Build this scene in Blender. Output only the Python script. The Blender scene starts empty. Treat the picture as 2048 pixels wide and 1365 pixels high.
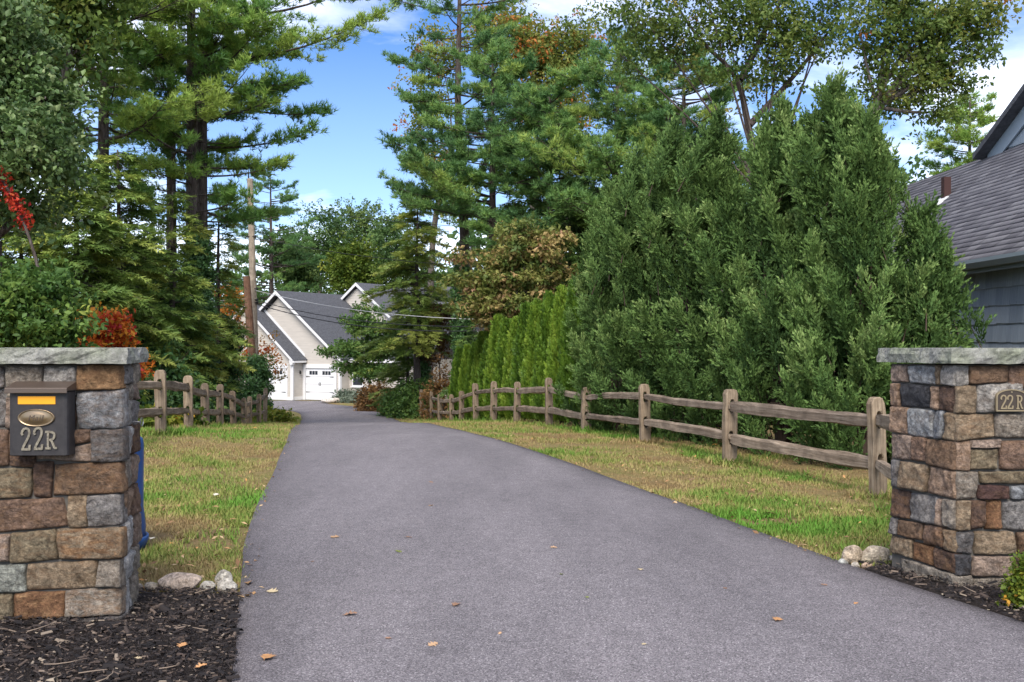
import bpy, bmesh, math, random
import numpy as np
from mathutils import Vector, Matrix, noise as mnoise

# ------------------------------------------------------------------ camera, sky, sun, exposure
SC = bpy.context.scene
COL = SC.collection
EYE = 1.30            # camera height above the ground at the gate pillars
FPX = 2048.0          # focal length in pixels of the 2048-wide photograph (36 mm lens)
HZ = 690.0            # photo row of the horizon
cam_d = bpy.data.cameras.new('camera'); cam = bpy.data.objects.new('camera', cam_d); COL.objects.link(cam)
cam.location = (0, 0, EYE); cam.rotation_euler = (math.radians(90), 0, 0)
cam_d.lens = 36; cam_d.sensor_width = 36; cam_d.shift_y = (HZ - 682.5) / 2048.0
cam_d.clip_start = 0.1; cam_d.clip_end = 2000
SC.camera = cam

SUN_EL, SUN_AZ = math.radians(46), math.radians(188)     # azimuth clockwise from +Y: behind the camera
world = bpy.data.worlds.new('World'); SC.world = world; world.use_nodes = True
def build_world():
    nt = world.node_tree; n = nt.nodes; l = nt.links
    for x in list(n): n.remove(x)
    out = n.new('ShaderNodeOutputWorld'); bg = n.new('ShaderNodeBackground')
    sky = n.new('ShaderNodeTexSky'); sky.sky_type = 'NISHITA'; sky.sun_disc = False
    sky.sun_elevation = SUN_EL; sky.sun_rotation = SUN_AZ; sky.air_density = 1.0; sky.dust_density = 0.15; sky.ozone_density = 2.0
    tc = n.new('ShaderNodeTexCoord'); sep = n.new('ShaderNodeSeparateXYZ')
    l.new(tc.outputs['Generated'], sep.inputs[0])
    add = n.new('ShaderNodeMath'); add.operation = 'ADD'; add.inputs[1].default_value = 0.22; l.new(sep.outputs[2], add.inputs[0])
    mx = n.new('ShaderNodeMath'); mx.operation = 'MAXIMUM'; mx.inputs[1].default_value = 0.05; l.new(add.outputs[0], mx.inputs[0])
    dx = n.new('ShaderNodeMath'); dx.operation = 'DIVIDE'; l.new(sep.outputs[0], dx.inputs[0]); l.new(mx.outputs[0], dx.inputs[1])
    dy = n.new('ShaderNodeMath'); dy.operation = 'DIVIDE'; l.new(sep.outputs[1], dy.inputs[0]); l.new(mx.outputs[0], dy.inputs[1])
    cmb = n.new('ShaderNodeCombineXYZ'); l.new(dx.outputs[0], cmb.inputs[0]); l.new(dy.outputs[0], cmb.inputs[1])
    mp = n.new('ShaderNodeMapping'); mp.inputs['Location'].default_value = (3.1, 1.12, 0); mp.inputs['Scale'].default_value = (1.0, 1.35, 1)
    l.new(cmb.outputs[0], mp.inputs[0])
    nz = n.new('ShaderNodeTexNoise'); nz.inputs['Scale'].default_value = 0.85; nz.inputs['Detail'].default_value = 8; nz.inputs['Roughness'].default_value = 0.55
    nz.inputs['Distortion'].default_value = 0.35
    l.new(mp.outputs[0], nz.inputs['Vector'])
    rp = n.new('ShaderNodeValToRGB'); rp.color_ramp.elements[0].position = 0.42; rp.color_ramp.elements[1].position = 0.74
    l.new(nz.outputs['Fac'], rp.inputs[0])
    # thin veil of cloud that thickens towards the horizon all round
    hz = n.new('ShaderNodeMapRange'); hz.inputs['From Min'].default_value = 0.30; hz.inputs['From Max'].default_value = 0.0
    hz.inputs['To Min'].default_value = 0.0; hz.inputs['To Max'].default_value = 0.16
    l.new(sep.outputs[2], hz.inputs[0])
    mxx = n.new('ShaderNodeMath'); mxx.operation = 'MAXIMUM'; l.new(rp.outputs[0], mxx.inputs[0]); l.new(hz.outputs[0], mxx.inputs[1])
    sc_ = n.new('ShaderNodeMath'); sc_.operation = 'MULTIPLY'; sc_.inputs[1].default_value = 0.92; l.new(mxx.outputs[0], sc_.inputs[0])
    tintm = n.new('ShaderNodeMix'); tintm.data_type = 'RGBA'; tintm.blend_type = 'MULTIPLY'; tintm.inputs[0].default_value = 1.0
    l.new(sky.outputs[0], tintm.inputs[6]); tintm.inputs[7].default_value = (.142, .212, .315, 1)
    mix = n.new('ShaderNodeMix'); mix.data_type = 'RGBA'
    l.new(sc_.outputs[0], mix.inputs[0]); l.new(tintm.outputs[2], mix.inputs[6]); mix.inputs[7].default_value = (5.6, 5.5, 5.4, 1)
    l.new(mix.outputs[2], bg.inputs[0]); bg.inputs[1].default_value = 0.15
    l.new(bg.outputs[0], out.inputs[0])
build_world()

sun_d = bpy.data.lights.new('sun', 'SUN'); sun = bpy.data.objects.new('sun', sun_d); COL.objects.link(sun)
sun_d.energy = 1.45; sun_d.angle = math.radians(35); sun_d.color = (1.0, 0.93, 0.83)
_sd = Vector((math.sin(SUN_AZ) * math.cos(SUN_EL), math.cos(SUN_AZ) * math.cos(SUN_EL), math.sin(SUN_EL)))
sun.rotation_euler = _sd.to_track_quat('Z', 'Y').to_euler()

vs = SC.view_settings; vs.view_transform = 'Standard'; vs.look = 'None'; vs.gamma = 1; vs.use_curve_mapping = False
vs.exposure = 2.0
SC.render.resolution_x = 1024; SC.render.resolution_y = 682
SC.cycles.max_bounces = 8; SC.cycles.diffuse_bounces = 5; SC.cycles.transparent_max_bounces = 6

# ------------------------------------------------------------------ geometry of the place
_fy = [-60, 0, 5, 10, 14.6, 18, 21, 24, 27, 30, 33, 36, 39, 44, 55, 68, 90, 400]
_fz = [0.0, 0.0, 0, -.06, -.08, -.22, -.37, -.52, -.72, -.93, -1.14, -1.33, -1.55, -1.86, -2.2, -2.38, -2.5, -2.5]
_ay = [-60, 5, 9.5, 15, 20, 30, 40, 50, 400]
_az = [0, 0, -.08, -.09, 0, .13, .1, 0, 0]
_ty = np.linspace(-60, 400, 2301)
_k = np.ones(9) / 9
_tz = np.convolve(np.pad(np.interp(_ty, _fy, _fz), 4, mode='edge'), _k, mode='valid')
_ta = np.convolve(np.pad(np.interp(_ty, _ay, _az), 4, mode='edge'), _k, mode='valid')
def ground_z(x, y):
    """Height of the ground: level at the gate, falling towards the garage."""
    return np.interp(y, _ty, _tz) + np.clip(np.asarray(x) / 4.0, -1.3, 1.3) * np.interp(y, _ty, _ta)
def gz(x, y): return float(ground_z(x, y))
def at(px, py, d):
    """Point d metres in front of the camera seen at photo pixel px, py."""
    return Vector(((px - 1024) / FPX * d, d, EYE - (py - HZ) / FPX * d))
def on_ground(px, py):
    """Where the ray through a photo pixel meets the ground."""
    kx, kz = (px - 1024) / FPX, -(py - HZ) / FPX
    d = np.linspace(2, 140, 6900); h = EYE + kz * d - ground_z(kx * d, d)
    i = int(np.argmax(h < 0)) if (h < 0).any() else len(d) - 1
    return Vector((kx * d[i], d[i], float(ground_z(kx * d[i], d[i]))))
def foot(px, d):
    x = (px - 1024) / FPX * d
    return Vector((x, d, gz(x, d)))

# ------------------------------------------------------------------ helpers: objects
def tag(o, label=None, cat=None, group=None, kind=None):
    if label: o['label'] = label
    if cat: o['category'] = cat
    if group: o['group'] = group
    if kind: o['kind'] = kind
    return o
def empty(name, loc=(0, 0, 0), rz=0.0):
    o = bpy.data.objects.new(name, None); COL.objects.link(o); o.location = loc; o.rotation_euler = (0, 0, rz)
    o.empty_display_size = 0.1
    return o
def link(name, me, parent=None, mat=None):
    o = bpy.data.objects.new(name, me); COL.objects.link(o)
    if mat is not None and not me.materials: me.materials.append(mat)
    if parent is not None: o.parent = parent
    return o
def np_mesh(name, V, F, mat=None, tint=None, smooth=False):
    """Mesh from numpy vertex and uniform face arrays, with an optional per-vertex tint."""
    me = bpy.data.meshes.new(name); V = np.asarray(V, np.float32); F = np.asarray(F, np.int32)
    m, k = F.shape
    me.vertices.add(len(V)); me.vertices.foreach_set('co', V.ravel())
    me.loops.add(m * k); me.loops.foreach_set('vertex_index', F.ravel())
    me.polygons.add(m); me.polygons.foreach_set('loop_start', np.arange(0, m * k, k, dtype=np.int32))
    if smooth: me.polygons.foreach_set('use_smooth', np.ones(m, bool))
    if tint is not None:
        a = me.attributes.new('tint', 'FLOAT', 'POINT'); a.data.foreach_set('value', np.asarray(tint, np.float32))
    me.update(calc_edges=True)
    if mat: me.materials.append(mat)
    return me
class MB:
    """Collects boxes, prisms and tubes; build() links them as one mesh object."""
    def __init__(s): s.v = []; s.f = []
    def add(s, vs_, fs):
        b = len(s.v); s.v += [tuple(v) for v in vs_]; s.f += [tuple(b + i for i in f) for f in fs]; return s
    def box(s, x0, x1, y0, y1, z0, z1):
        return s.add([(x0, y0, z0), (x1, y0, z0), (x1, y1, z0), (x0, y1, z0), (x0, y0, z1), (x1, y0, z1), (x1, y1, z1), (x0, y1, z1)],
                     [(0, 3, 2, 1), (4, 5, 6, 7), (0, 1, 5, 4), (1, 2, 6, 5), (2, 3, 7, 6), (3, 0, 4, 7)])
    def prism(s, poly, axis, a, b):
        """poly of 2D points extruded along axis ('x','y','z') from a to b."""
        def P(p, t):
            return {'x': (t, p[0], p[1]), 'y': (p[0], t, p[1]), 'z': (p[0], p[1], t)}[axis]
        n = len(poly); vs_ = [P(p, a) for p in poly] + [P(p, b) for p in poly]
        return s.add(vs_, [tuple(range(n))[::-1], tuple(range(n, 2 * n))] + [(i, (i + 1) % n, n + (i + 1) % n, n + i) for i in range(n)])
    def tube(s, pts, rad, k=6, cap=True):
        pts = [Vector(p) for p in pts]; n = len(pts); rad = rad if hasattr(rad, '__len__') else [rad] * n
        vs_ = []; up = Vector((0, 0, 1)); px_ = None
        for i, p in enumerate(pts):
            t = (pts[min(i + 1, n - 1)] - pts[max(i - 1, 0)]).normalized()
            x = (px_ - t * px_.dot(t)) if px_ is not None else (up.cross(t) if abs(t.z) < .95 else Vector((1, 0, 0)).cross(t))
            x.normalize(); px_ = x; y = t.cross(x)
            for j in range(k):
                a = 2 * math.pi * j / k; vs_.append(p + (x * math.cos(a) + y * math.sin(a)) * rad[i])
        fs = [(i * k + j, i * k + (j + 1) % k, (i + 1) * k + (j + 1) % k, (i + 1) * k + j) for i in range(n - 1) for j in range(k)]
        if cap: fs += [tuple(range(k))[::-1], tuple(range((n - 1) * k, n * k))]
        return s.add(vs_, fs)
    def lathe(s, prof, k=20, c=(0, 0, 0), squash=(1, 1)):
        n = len(prof); vs_ = [(c[0] + r * math.cos(2 * math.pi * j / k) * squash[0], c[1] + r * math.sin(2 * math.pi * j / k) * squash[1], c[2] + z) for r, z in prof for j in range(k)]
        fs = [(i * k + j, i * k + (j + 1) % k, (i + 1) * k + (j + 1) % k, (i + 1) * k + j) for i in range(n - 1) for j in range(k)]
        fs += [tuple(range(k))[::-1], tuple(range((n - 1) * k, n * k))]
        return s.add(vs_, fs)
    def build(s, name, mat, parent=None, smooth=False, bevel=0, loc=None):
        me = bpy.data.meshes.new(name); me.from_pydata(s.v, [], s.f); me.update()
        bm = bmesh.new(); bm.from_mesh(me); bmesh.ops.recalc_face_normals(bm, faces=bm.faces); 
        if bevel: bmesh.ops.bevel(bm, geom=list(bm.edges), offset=bevel, segments=2, affect='EDGES', profile=.5)
        bm.to_mesh(me); bm.free()
        if smooth:
            me.polygons.foreach_set('use_smooth', [True] * len(me.polygons))
        me.materials.append(mat)
        o = link(name, me, parent)
        if loc: o.location = loc
        return o

# ------------------------------------------------------------------ helpers: materials
def mat(name, col=(.5, .5, .5), rough=.7, metal=0.0, spec=.3, fn=None):
    m = bpy.data.materials.new(name); m.use_nodes = True; nt = m.node_tree; b = nt.nodes['Principled BSDF']
    b.inputs['Base Color'].default_value = (*col, 1); b.inputs['Roughness'].default_value = rough
    b.inputs['Metallic'].default_value = metal; b.inputs['Specular IOR Level'].default_value = spec
    if fn: fn(nt, nt.nodes, nt.links, b)
    return m
def ramp(n, stops, interp='LINEAR'):
    r = n.new('ShaderNodeValToRGB'); e = r.color_ramp.elements; r.color_ramp.interpolation = interp
    while len(e) < len(stops): e.new(.5)
    for i, (p, c) in enumerate(stops):
        e[i].position = p; e[i].color = (*c, 1) if len(c) == 3 else c
    return r
def coords(n, l, scale=(1, 1, 1), kind='Object'):
    tc = n.new('ShaderNodeTexCoord'); mp = n.new('ShaderNodeMapping'); mp.inputs['Scale'].default_value = scale
    l.new(tc.outputs[kind], mp.inputs[0]); return mp.outputs[0]
def nz(n, l, vec, scale, detail=4, rough=.55, dist=0.0):
    t = n.new('ShaderNodeTexNoise'); t.inputs['Scale'].default_value = scale; t.inputs['Detail'].default_value = detail
    t.inputs['Roughness'].default_value = rough; t.inputs['Distortion'].default_value = dist; l.new(vec, t.inputs['Vector']); return t.outputs['Fac']
def mixc(n, l, fac, a, b, mode='MIX'):
    m = n.new('ShaderNodeMix'); m.data_type = 'RGBA'; m.blend_type = mode
    for idx, v in ((0, fac), (6, a), (7, b)):
        if isinstance(v, (int, float)): m.inputs[idx].default_value = v
        elif isinstance(v, tuple): m.inputs[idx].default_value = (*v, 1) if len(v) == 3 else v
        else: l.new(v, m.inputs[idx])
    return m.outputs[2]
def bump(n, l, b, h, strength=.4, dist=.01):
    bp = n.new('ShaderNodeBump'); bp.inputs['Strength'].default_value = strength; bp.inputs['Distance'].default_value = dist
    l.new(h, bp.inputs['Height']); l.new(bp.outputs[0], b.inputs['Normal'])
def leafmat(name, stops, trans=.3, rough=.55, spec=.25):
    """Foliage: colour picked along a ramp by each spray's own tint; some light passes through."""
    def fn(nt, n, l, b):
        a = n.new('ShaderNodeAttribute'); a.attribute_name = 'tint'
        r = ramp(n, stops); l.new(a.outputs['Fac'], r.inputs[0]); l.new(r.outputs[0], b.inputs['Base Color'])
        t = n.new('ShaderNodeBsdfTranslucent'); l.new(r.outputs[0], t.inputs[0])
        m = n.new('ShaderNodeMixShader'); m.inputs[0].default_value = trans
        l.new(b.outputs[0], m.inputs[1]); l.new(t.outputs[0], m.inputs[2])
        l.new(m.outputs[0], n['Material Output'].inputs[0])
    return mat(name, rough=rough, spec=spec, fn=fn)

M = {}
def f_asphalt(nt, n, l, b):
    v = coords(n, l)
    vo = n.new('ShaderNodeTexVoronoi'); vo.inputs['Scale'].default_value = 185; l.new(v, vo.inputs['Vector'])
    ag = ramp(n, [(.0, (0.048, 0.043, 0.047)), (.4, (0.134, 0.122, 0.131)), (.75, (0.214, 0.197, 0.206)), (1, (0.432, 0.402, 0.408))])
    l.new(vo.outputs['Color'], ag.inputs[0])
    big = ramp(n, [(.3, (.74, .74, .75)), (.7, (1.2, 1.19, 1.19))]); l.new(nz(n, l, coords(n, l, (.9, .22, 1)), 1.1, 6, .65), big.inputs[0])
    mid = ramp(n, [(.3, (.88, .88, .88)), (.7, (1.1, 1.1, 1.1))]); l.new(nz(n, l, v, 9, 5, .65), mid.inputs[0])
    c = mixc(n, l, 1.0, ag.outputs[0], big.outputs[0], 'MULTIPLY'); c = mixc(n, l, 1.0, c, mid.outputs[0], 'MULTIPLY')
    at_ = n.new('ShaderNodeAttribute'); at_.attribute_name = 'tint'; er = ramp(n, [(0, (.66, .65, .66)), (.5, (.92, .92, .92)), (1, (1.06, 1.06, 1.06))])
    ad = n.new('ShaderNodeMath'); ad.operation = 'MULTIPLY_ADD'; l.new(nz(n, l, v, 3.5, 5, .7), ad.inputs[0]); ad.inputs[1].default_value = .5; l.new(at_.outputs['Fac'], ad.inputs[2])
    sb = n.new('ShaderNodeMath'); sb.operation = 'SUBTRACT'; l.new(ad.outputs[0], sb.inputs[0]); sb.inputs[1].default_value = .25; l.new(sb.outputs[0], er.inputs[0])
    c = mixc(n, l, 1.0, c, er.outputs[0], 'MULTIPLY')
    l.new(c, b.inputs['Base Color'])
    bump(n, l, b, vo.outputs['Distance'], .7, .007)
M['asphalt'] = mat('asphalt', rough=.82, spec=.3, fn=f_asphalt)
def f_lawn(nt, n, l, b):
    v = coords(n, l)
    g = ramp(n, [(.38, (0.216, 0.150, 0.078)), (.52, (0.240, 0.189, 0.089)), (.62, (0.177, 0.177, 0.057)), (.76, (0.101, 0.152, 0.037))])
    l.new(nz(n, l, v, .75, 6, .62, .3), g.inputs[0])
    s = ramp(n, [(.25, (.45, .42, .38)), (.5, (.95, .95, .92)), (.75, (1.25, 1.2, 1.1))]); l.new(nz(n, l, v, 26, 6, .75), s.inputs[0])
    l.new(mixc(n, l, 1.0, g.outputs[0], s.outputs[0], 'MULTIPLY'), b.inputs['Base Color'])
    bump(n, l, b, nz(n, l, v, 40, 6, .8), .9, .03)
M['lawn'] = mat('lawn', rough=.95, spec=.1, fn=f_lawn)
def f_mulch(nt, n, l, b):
    v = coords(n, l, (1, 2.2, 1))
    r = ramp(n, [(.3, (.012, .010, .011)), (.5, (.035, .028, .026)), (.62, (.075, .058, .05)), (.8, (.15, .12, .10))])
    l.new(nz(n, l, v, 60, 6, .7, 1.5), r.inputs[0]); l.new(r.outputs[0], b.inputs['Base Color'])
    bump(n, l, b, nz(n, l, v, 60, 6, .7, 1.5), 1, .03)
M['mulch'] = mat('mulch', rough=.9, spec=.15, fn=f_mulch)
M['chip'] = None
def f_chip(nt, n, l, b):
    a = n.new('ShaderNodeAttribute'); a.attribute_name = 'tint'
    r = ramp(n, [(0, (.010, .009, .010)), (.5, (.032, .026, .025)), (.72, (.075, .055, .045)), (.88, (.15, .115, .09)), (1, (.30, .25, .19))])
    l.new(a.outputs['Fac'], r.inputs[0]); l.new(r.outputs[0], b.inputs['Base Color'])
M['chip'] = mat('mulch_chip', rough=.85, spec=.2, fn=f_chip)
def f_stone(nt, n, l, b):
    """Fieldstone: each stone's own colour (object colour), grain, veins and rust (object colour alpha)."""
    v = coords(n, l); oi = n.new('ShaderNodeObjectInfo')
    off = n.new('ShaderNodeVectorMath'); off.operation = 'ADD'; sc = n.new('ShaderNodeVectorMath'); sc.operation = 'SCALE'
    rv = n.new('ShaderNodeCombineXYZ'); l.new(oi.outputs['Random'], rv.inputs[0]); l.new(oi.outputs['Random'], rv.inputs[2]); l.new(rv.outputs[0], sc.inputs[0]); sc.inputs['Scale'].default_value = 40
    l.new(v, off.inputs[0]); l.new(sc.outputs[0], off.inputs[1]); v = off.outputs[0]
    g = ramp(n, [(.34, (.30, .29, .28)), (.5, (.95, .94, .93)), (.66, (1.85, 1.82, 1.78))]); l.new(nz(n, l, v, 38, 9, .82), g.inputs[0])
    p = ramp(n, [(.32, (.52, .49, .47)), (.5, (1, 1, 1)), (.68, (1.4, 1.37, 1.32))]); l.new(nz(n, l, v, 13, 6, .7, .9), p.inputs[0])
    c = mixc(n, l, 1.0, oi.outputs['Color'], g.outputs[0], 'MULTIPLY'); c = mixc(n, l, 1.0, c, p.outputs[0], 'MULTIPLY')
    rm = ramp(n, [(.42, (0, 0, 0)), (.60, (.95, .95, .95))]); mp = n.new('ShaderNodeMapping'); mp.inputs['Rotation'].default_value = (.3, .5, 0); mp.inputs['Scale'].default_value = (.8, .8, 2.0); l.new(v, mp.inputs[0])
    l.new(nz(n, l, mp.outputs[0], 12, 7, .68, 1.2), rm.inputs[0])
    ml = n.new('ShaderNodeMath'); ml.operation = 'MULTIPLY'; l.new(rm.outputs[0], ml.inputs[0]); l.new(oi.outputs['Alpha'], ml.inputs[1])
    rust = ramp(n, [(.3, (.075, .036, .022)), (.52, (.215, .115, .055)), (.72, (.44, .28, .15))]); l.new(nz(n, l, v, 30, 6, .7), rust.inputs[0])
    c = mixc(n, l, ml.outputs[0], c, rust.outputs[0]); l.new(c, b.inputs['Base Color'])
    h = n.new('ShaderNodeMath'); h.operation = 'MULTIPLY_ADD'; l.new(nz(n, l, v, 14, 6, .65, .5), h.inputs[0]); h.inputs[1].default_value = 2.2; l.new(nz(n, l, v, 70, 6, .75), h.inputs[2])
    bump(n, l, b, h.outputs[0], 1.0, .02)
M['stone'] = mat('fieldstone', rough=.85, spec=.25, fn=f_stone)
M['mortar'] = mat('mortar', (.10, .092, .082), .95, spec=.1)
def f_cap(nt, n, l, b):
    v = coords(n, l)
    r = ramp(n, [(.25, (.08, .082, .075)), (.45, (.19, .19, .175)), (.6, (.29, .285, .265)), (.8, (.46, .45, .42))]); l.new(nz(n, l, v, 38, 8, .75, .4), r.inputs[0])
    t = ramp(n, [(.4, (1, 1, 1)), (.65, (.80, .86, .70))]); l.new(nz(n, l, v, 5, 4, .6), t.inputs[0])
    c = mixc(n, l, 1.0, r.outputs[0], t.outputs[0], 'MULTIPLY')
    li = ramp(n, [(.66, (0, 0, 0)), (.72, (1, 1, 1))]); l.new(nz(n, l, v, 16, 6, .7), li.inputs[0])
    c = mixc(n, l, li.outputs[0], c, (.035, .042, .025)); l.new(c, b.inputs['Base Color'])
    bump(n, l, b, nz(n, l, v, 24, 7, .7, .6), .9, .014)
M['cap'] = mat('granite_cap', rough=.85, spec=.25, fn=f_cap)
def f_wood(c0, c1, c2, sx=1.2, sy=26):
    def fn(nt, n, l, b):
        v = coords(n, l, (sx, sy, sy)); oi = n.new('ShaderNodeObjectInfo')
        ad = n.new('ShaderNodeVectorMath'); ad.operation = 'ADD'; l.new(v, ad.inputs[0]); cb = n.new('ShaderNodeCombineXYZ')
        mu = n.new('ShaderNodeMath'); mu.operation = 'MULTIPLY'; mu.inputs[1].default_value = 50; l.new(oi.outputs['Random'], mu.inputs[0]); l.new(mu.outputs[0], cb.inputs[0]); l.new(cb.outputs[0], ad.inputs[1])
        f = nz(n, l, ad.outputs[0], 1.4, 8, .72, .6); r = ramp(n, [(.28, c0), (.5, c1), (.75, c2)]); l.new(f, r.inputs[0])
        vv = ramp(n, [(0, (.82, .80, .78)), (1, (1.15, 1.12, 1.05))]); l.new(oi.outputs['Random'], vv.inputs[0])
        pt = ramp(n, [(.35, (.7, .68, .66)), (.65, (1.15, 1.12, 1.08))]); l.new(nz(n, l, coords(n, l), 5, 4, .6), pt.inputs[0])
        c = mixc(n, l, 1.0, r.outputs[0], vv.outputs[0], 'MULTIPLY'); l.new(mixc(n, l, 1.0, c, pt.outputs[0], 'MULTIPLY'), b.inputs['Base Color'])
        bump(n, l, b, f, .7, .012)
    return fn
M['rail'] = mat('weathered_rail_wood', rough=.85, spec=.15, fn=f_wood((0.084, 0.063, 0.049), (0.218, 0.177, 0.143), (0.381, 0.330, 0.280)))
M['post'] = mat('weathered_post_wood', rough=.85, spec=.15, fn=f_wood((0.073, 0.054, 0.039), (0.213, 0.170, 0.129), (0.370, 0.314, 0.246), 26, 26))
def f_postwood(nt, n, l, b):
    f_wood((0.073, 0.054, 0.039), (0.213, 0.170, 0.129), (0.370, 0.314, 0.246))(nt, n, l, b)
    for x in n:
        if x.type == 'MAPPING' and tuple(round(s, 1) for s in x.inputs['Scale'].default_value) == (1.2, 26, 26): x.inputs['Scale'].default_value = (26, 26, 1.2)
M['post'] = mat('weathered_post', rough=.85, spec=.15, fn=f_postwood)
def f_pole(nt, n, l, b):
    f_wood((.17, .14, .115), (.30, .26, .22), (.42, .375, .32))(nt, n, l, b)
    for x in n:
        if x.type == 'MAPPING' and tuple(round(s, 1) for s in x.inputs['Scale'].default_value) == (1.2, 26, 26): x.inputs['Scale'].default_value = (20, 20, .5)
M['pole'] = mat('grey_pole_wood', rough=.85, spec=.1, fn=f_pole)
def f_stub(nt, n, l, b):
    f_wood((.09, .05, .035), (.20, .115, .08), (.30, .19, .14))(nt, n, l, b)
    for x in n:
        if x.type == 'MAPPING' and tuple(round(s, 1) for s in x.inputs['Scale'].default_value) == (1.2, 26, 26): x.inputs['Scale'].default_value = (20, 20, .6)
M['stub'] = mat('brown_pole_wood', rough=.9, spec=.1, fn=f_stub)
def f_bark(c0, c1, c2):
    def fn(nt, n, l, b):
        v = coords(n, l, (1, 1, .22)); f = nz(n, l, v, 14, 7, .7, 1.0); r = ramp(n, [(.32, c0), (.52, c1), (.72, c2)]); l.new(f, r.inputs[0])
        l.new(r.outputs[0], b.inputs['Base Color']); bump(n, l, b, f, .9, .05)
    return fn
M['bark_pine'] = mat('pine_bark', rough=.95, spec=.1, fn=f_bark((.025, .02, .018), (.085, .068, .06), (.17, .145, .135)))
M['bark_oak'] = mat('oak_bark', rough=.95, spec=.1, fn=f_bark((.05, .042, .038), (.14, .118, .105), (.25, .225, .205)))
M['twig'] = mat('twig_bark', (.07, .05, .04), .95, spec=.1)

# ------------------------------------------------------------------ ground, driveway, beds
def build_ground():
    xs = np.unique(np.concatenate([np.linspace(-220, -14, 24), np.linspace(-14, 14, 113), np.linspace(14, 220, 24)]))
    ys = np.unique(np.concatenate([np.linspace(-45, 0, 12), np.linspace(0, 30, 101), np.linspace(30, 90, 61), np.linspace(90, 400, 20)]))
    X, Y = np.meshgrid(xs, ys); Z = ground_z(X, Y)
    rng = np.random.default_rng(3)
    Z = Z + (np.sin(X * 1.7 + Y * .6) * np.sin(Y * 1.3 - X * .4) * .012) * (np.abs(Y - 25) < 60)
    V = np.stack([X, Y, Z - .012], -1).reshape(-1, 3); w = len(xs)
    i = (np.arange(len(ys) - 1)[:, None] * w + np.arange(w - 1)[None]).ravel()
    F = np.stack([i, i + 1, i + w + 1, i + w], -1)
    o = link('ground', np_mesh('ground', V, F, M['lawn'], smooth=True)); tag(o, 'patchy green and straw brown lawn ground', kind='structure')
build_ground()

EDGE_L = [Vector((4.0, -30, 0)), Vector((1.8, -8, 0)), Vector((.25, -2, 0)), Vector((-.35, 1, 0))] + [on_ground(*p) for p in
          [(468, 1365), (476, 1262), (479, 1186), (486, 1098), (500.6, 1059), (521, 998), (546, 945), (557, 918), (575, 881), (591, 853), (601.5, 841), (604, 833), (597, 825.5), (583, 822), (557, 819.5), (535, 818)]]
EDGE_R = [Vector((12.0, -30, 0)), Vector((7.0, -8, 0)), Vector((4.6, -2, 0)), Vector((3.6, 1, 0))] + [on_ground(*p) for p in
          [(2180, 1305), (2048, 1255), (1930, 1215), (1800, 1173), (1664, 1124), (1562, 1086), (1467, 1049), (1366, 1011), (1255, 973), (1150, 932), (1075, 906), (1000, 883.5), (942, 868), (873, 853), (795, 838.6), (766, 829), (737, 819), (702, 813), (658, 809), (647, 806)]]
EDGE_L.append(Vector((-18.6, 66.6, 0))); EDGE_R.append(Vector((-11.2, 66.2, 0)))
def resample(pts, n):
    P = np.array([[p[0], p[1]] for p in pts]); Q = P.copy()
    for _ in range(3):      # round the corners
        Q = np.concatenate([Q[:1], np.stack([Q[:-1] * .75 + Q[1:] * .25, Q[:-1] * .25 + Q[1:] * .75], 1).reshape(-1, 2), Q[-1:]])
    s = np.concatenate([[0], np.cumsum(np.linalg.norm(np.diff(Q, axis=0), axis=1))])
    t = np.linspace(0, 1, n) * s[-1]
    return np.stack([np.interp(t, s, Q[:, 0]), np.interp(t, s, Q[:, 1])], -1)
DRV_L, DRV_R = resample(EDGE_L, 320), resample(EDGE_R, 320)
def drive_x(y, side):
    E = DRV_L if side < 0 else DRV_R
    return np.interp(y, E[:, 1], E[:, 0])
def build_drive():
    rng = np.random.default_rng(5); n = len(DRV_L); c = 18
    t = np.concatenate([[0, .03, .07, .12], np.linspace(.2, .8, c - 8), [.88, .93, .97, 1]])
    wob = np.convolve(rng.normal(0, 1, n + 6), np.ones(7) / 7, 'valid') * .022
    L = DRV_L + np.stack([wob, np.zeros(n)], -1); R = DRV_R + np.stack([-np.roll(wob, 40), np.zeros(n)], -1)
    P = L[:, None] * (1 - t)[None, :, None] + R[:, None] * t[None, :, None]
    Z = ground_z(P[..., 0], P[..., 1]) + .016 + .018 * np.sin(np.pi * t)[None]
    top = np.concatenate([P, Z[..., None]], -1)
    lo = top[:, [0, -1]].copy(); lo[..., 2] -= .09; lo[:, 0, 0] -= .015; lo[:, 1, 0] += .015
    G = np.concatenate([lo[:, :1], top, lo[:, 1:]], 1); w = c + 2
    i = (np.arange(n - 1)[:, None] * w + np.arange(w - 1)[None]).ravel()
    F = np.stack([i, i + 1, i + w + 1, i + w], -1)
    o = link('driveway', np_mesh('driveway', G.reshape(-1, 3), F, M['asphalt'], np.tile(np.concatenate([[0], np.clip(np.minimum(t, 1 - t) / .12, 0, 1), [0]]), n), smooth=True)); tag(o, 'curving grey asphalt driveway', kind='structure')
build_drive()

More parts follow.
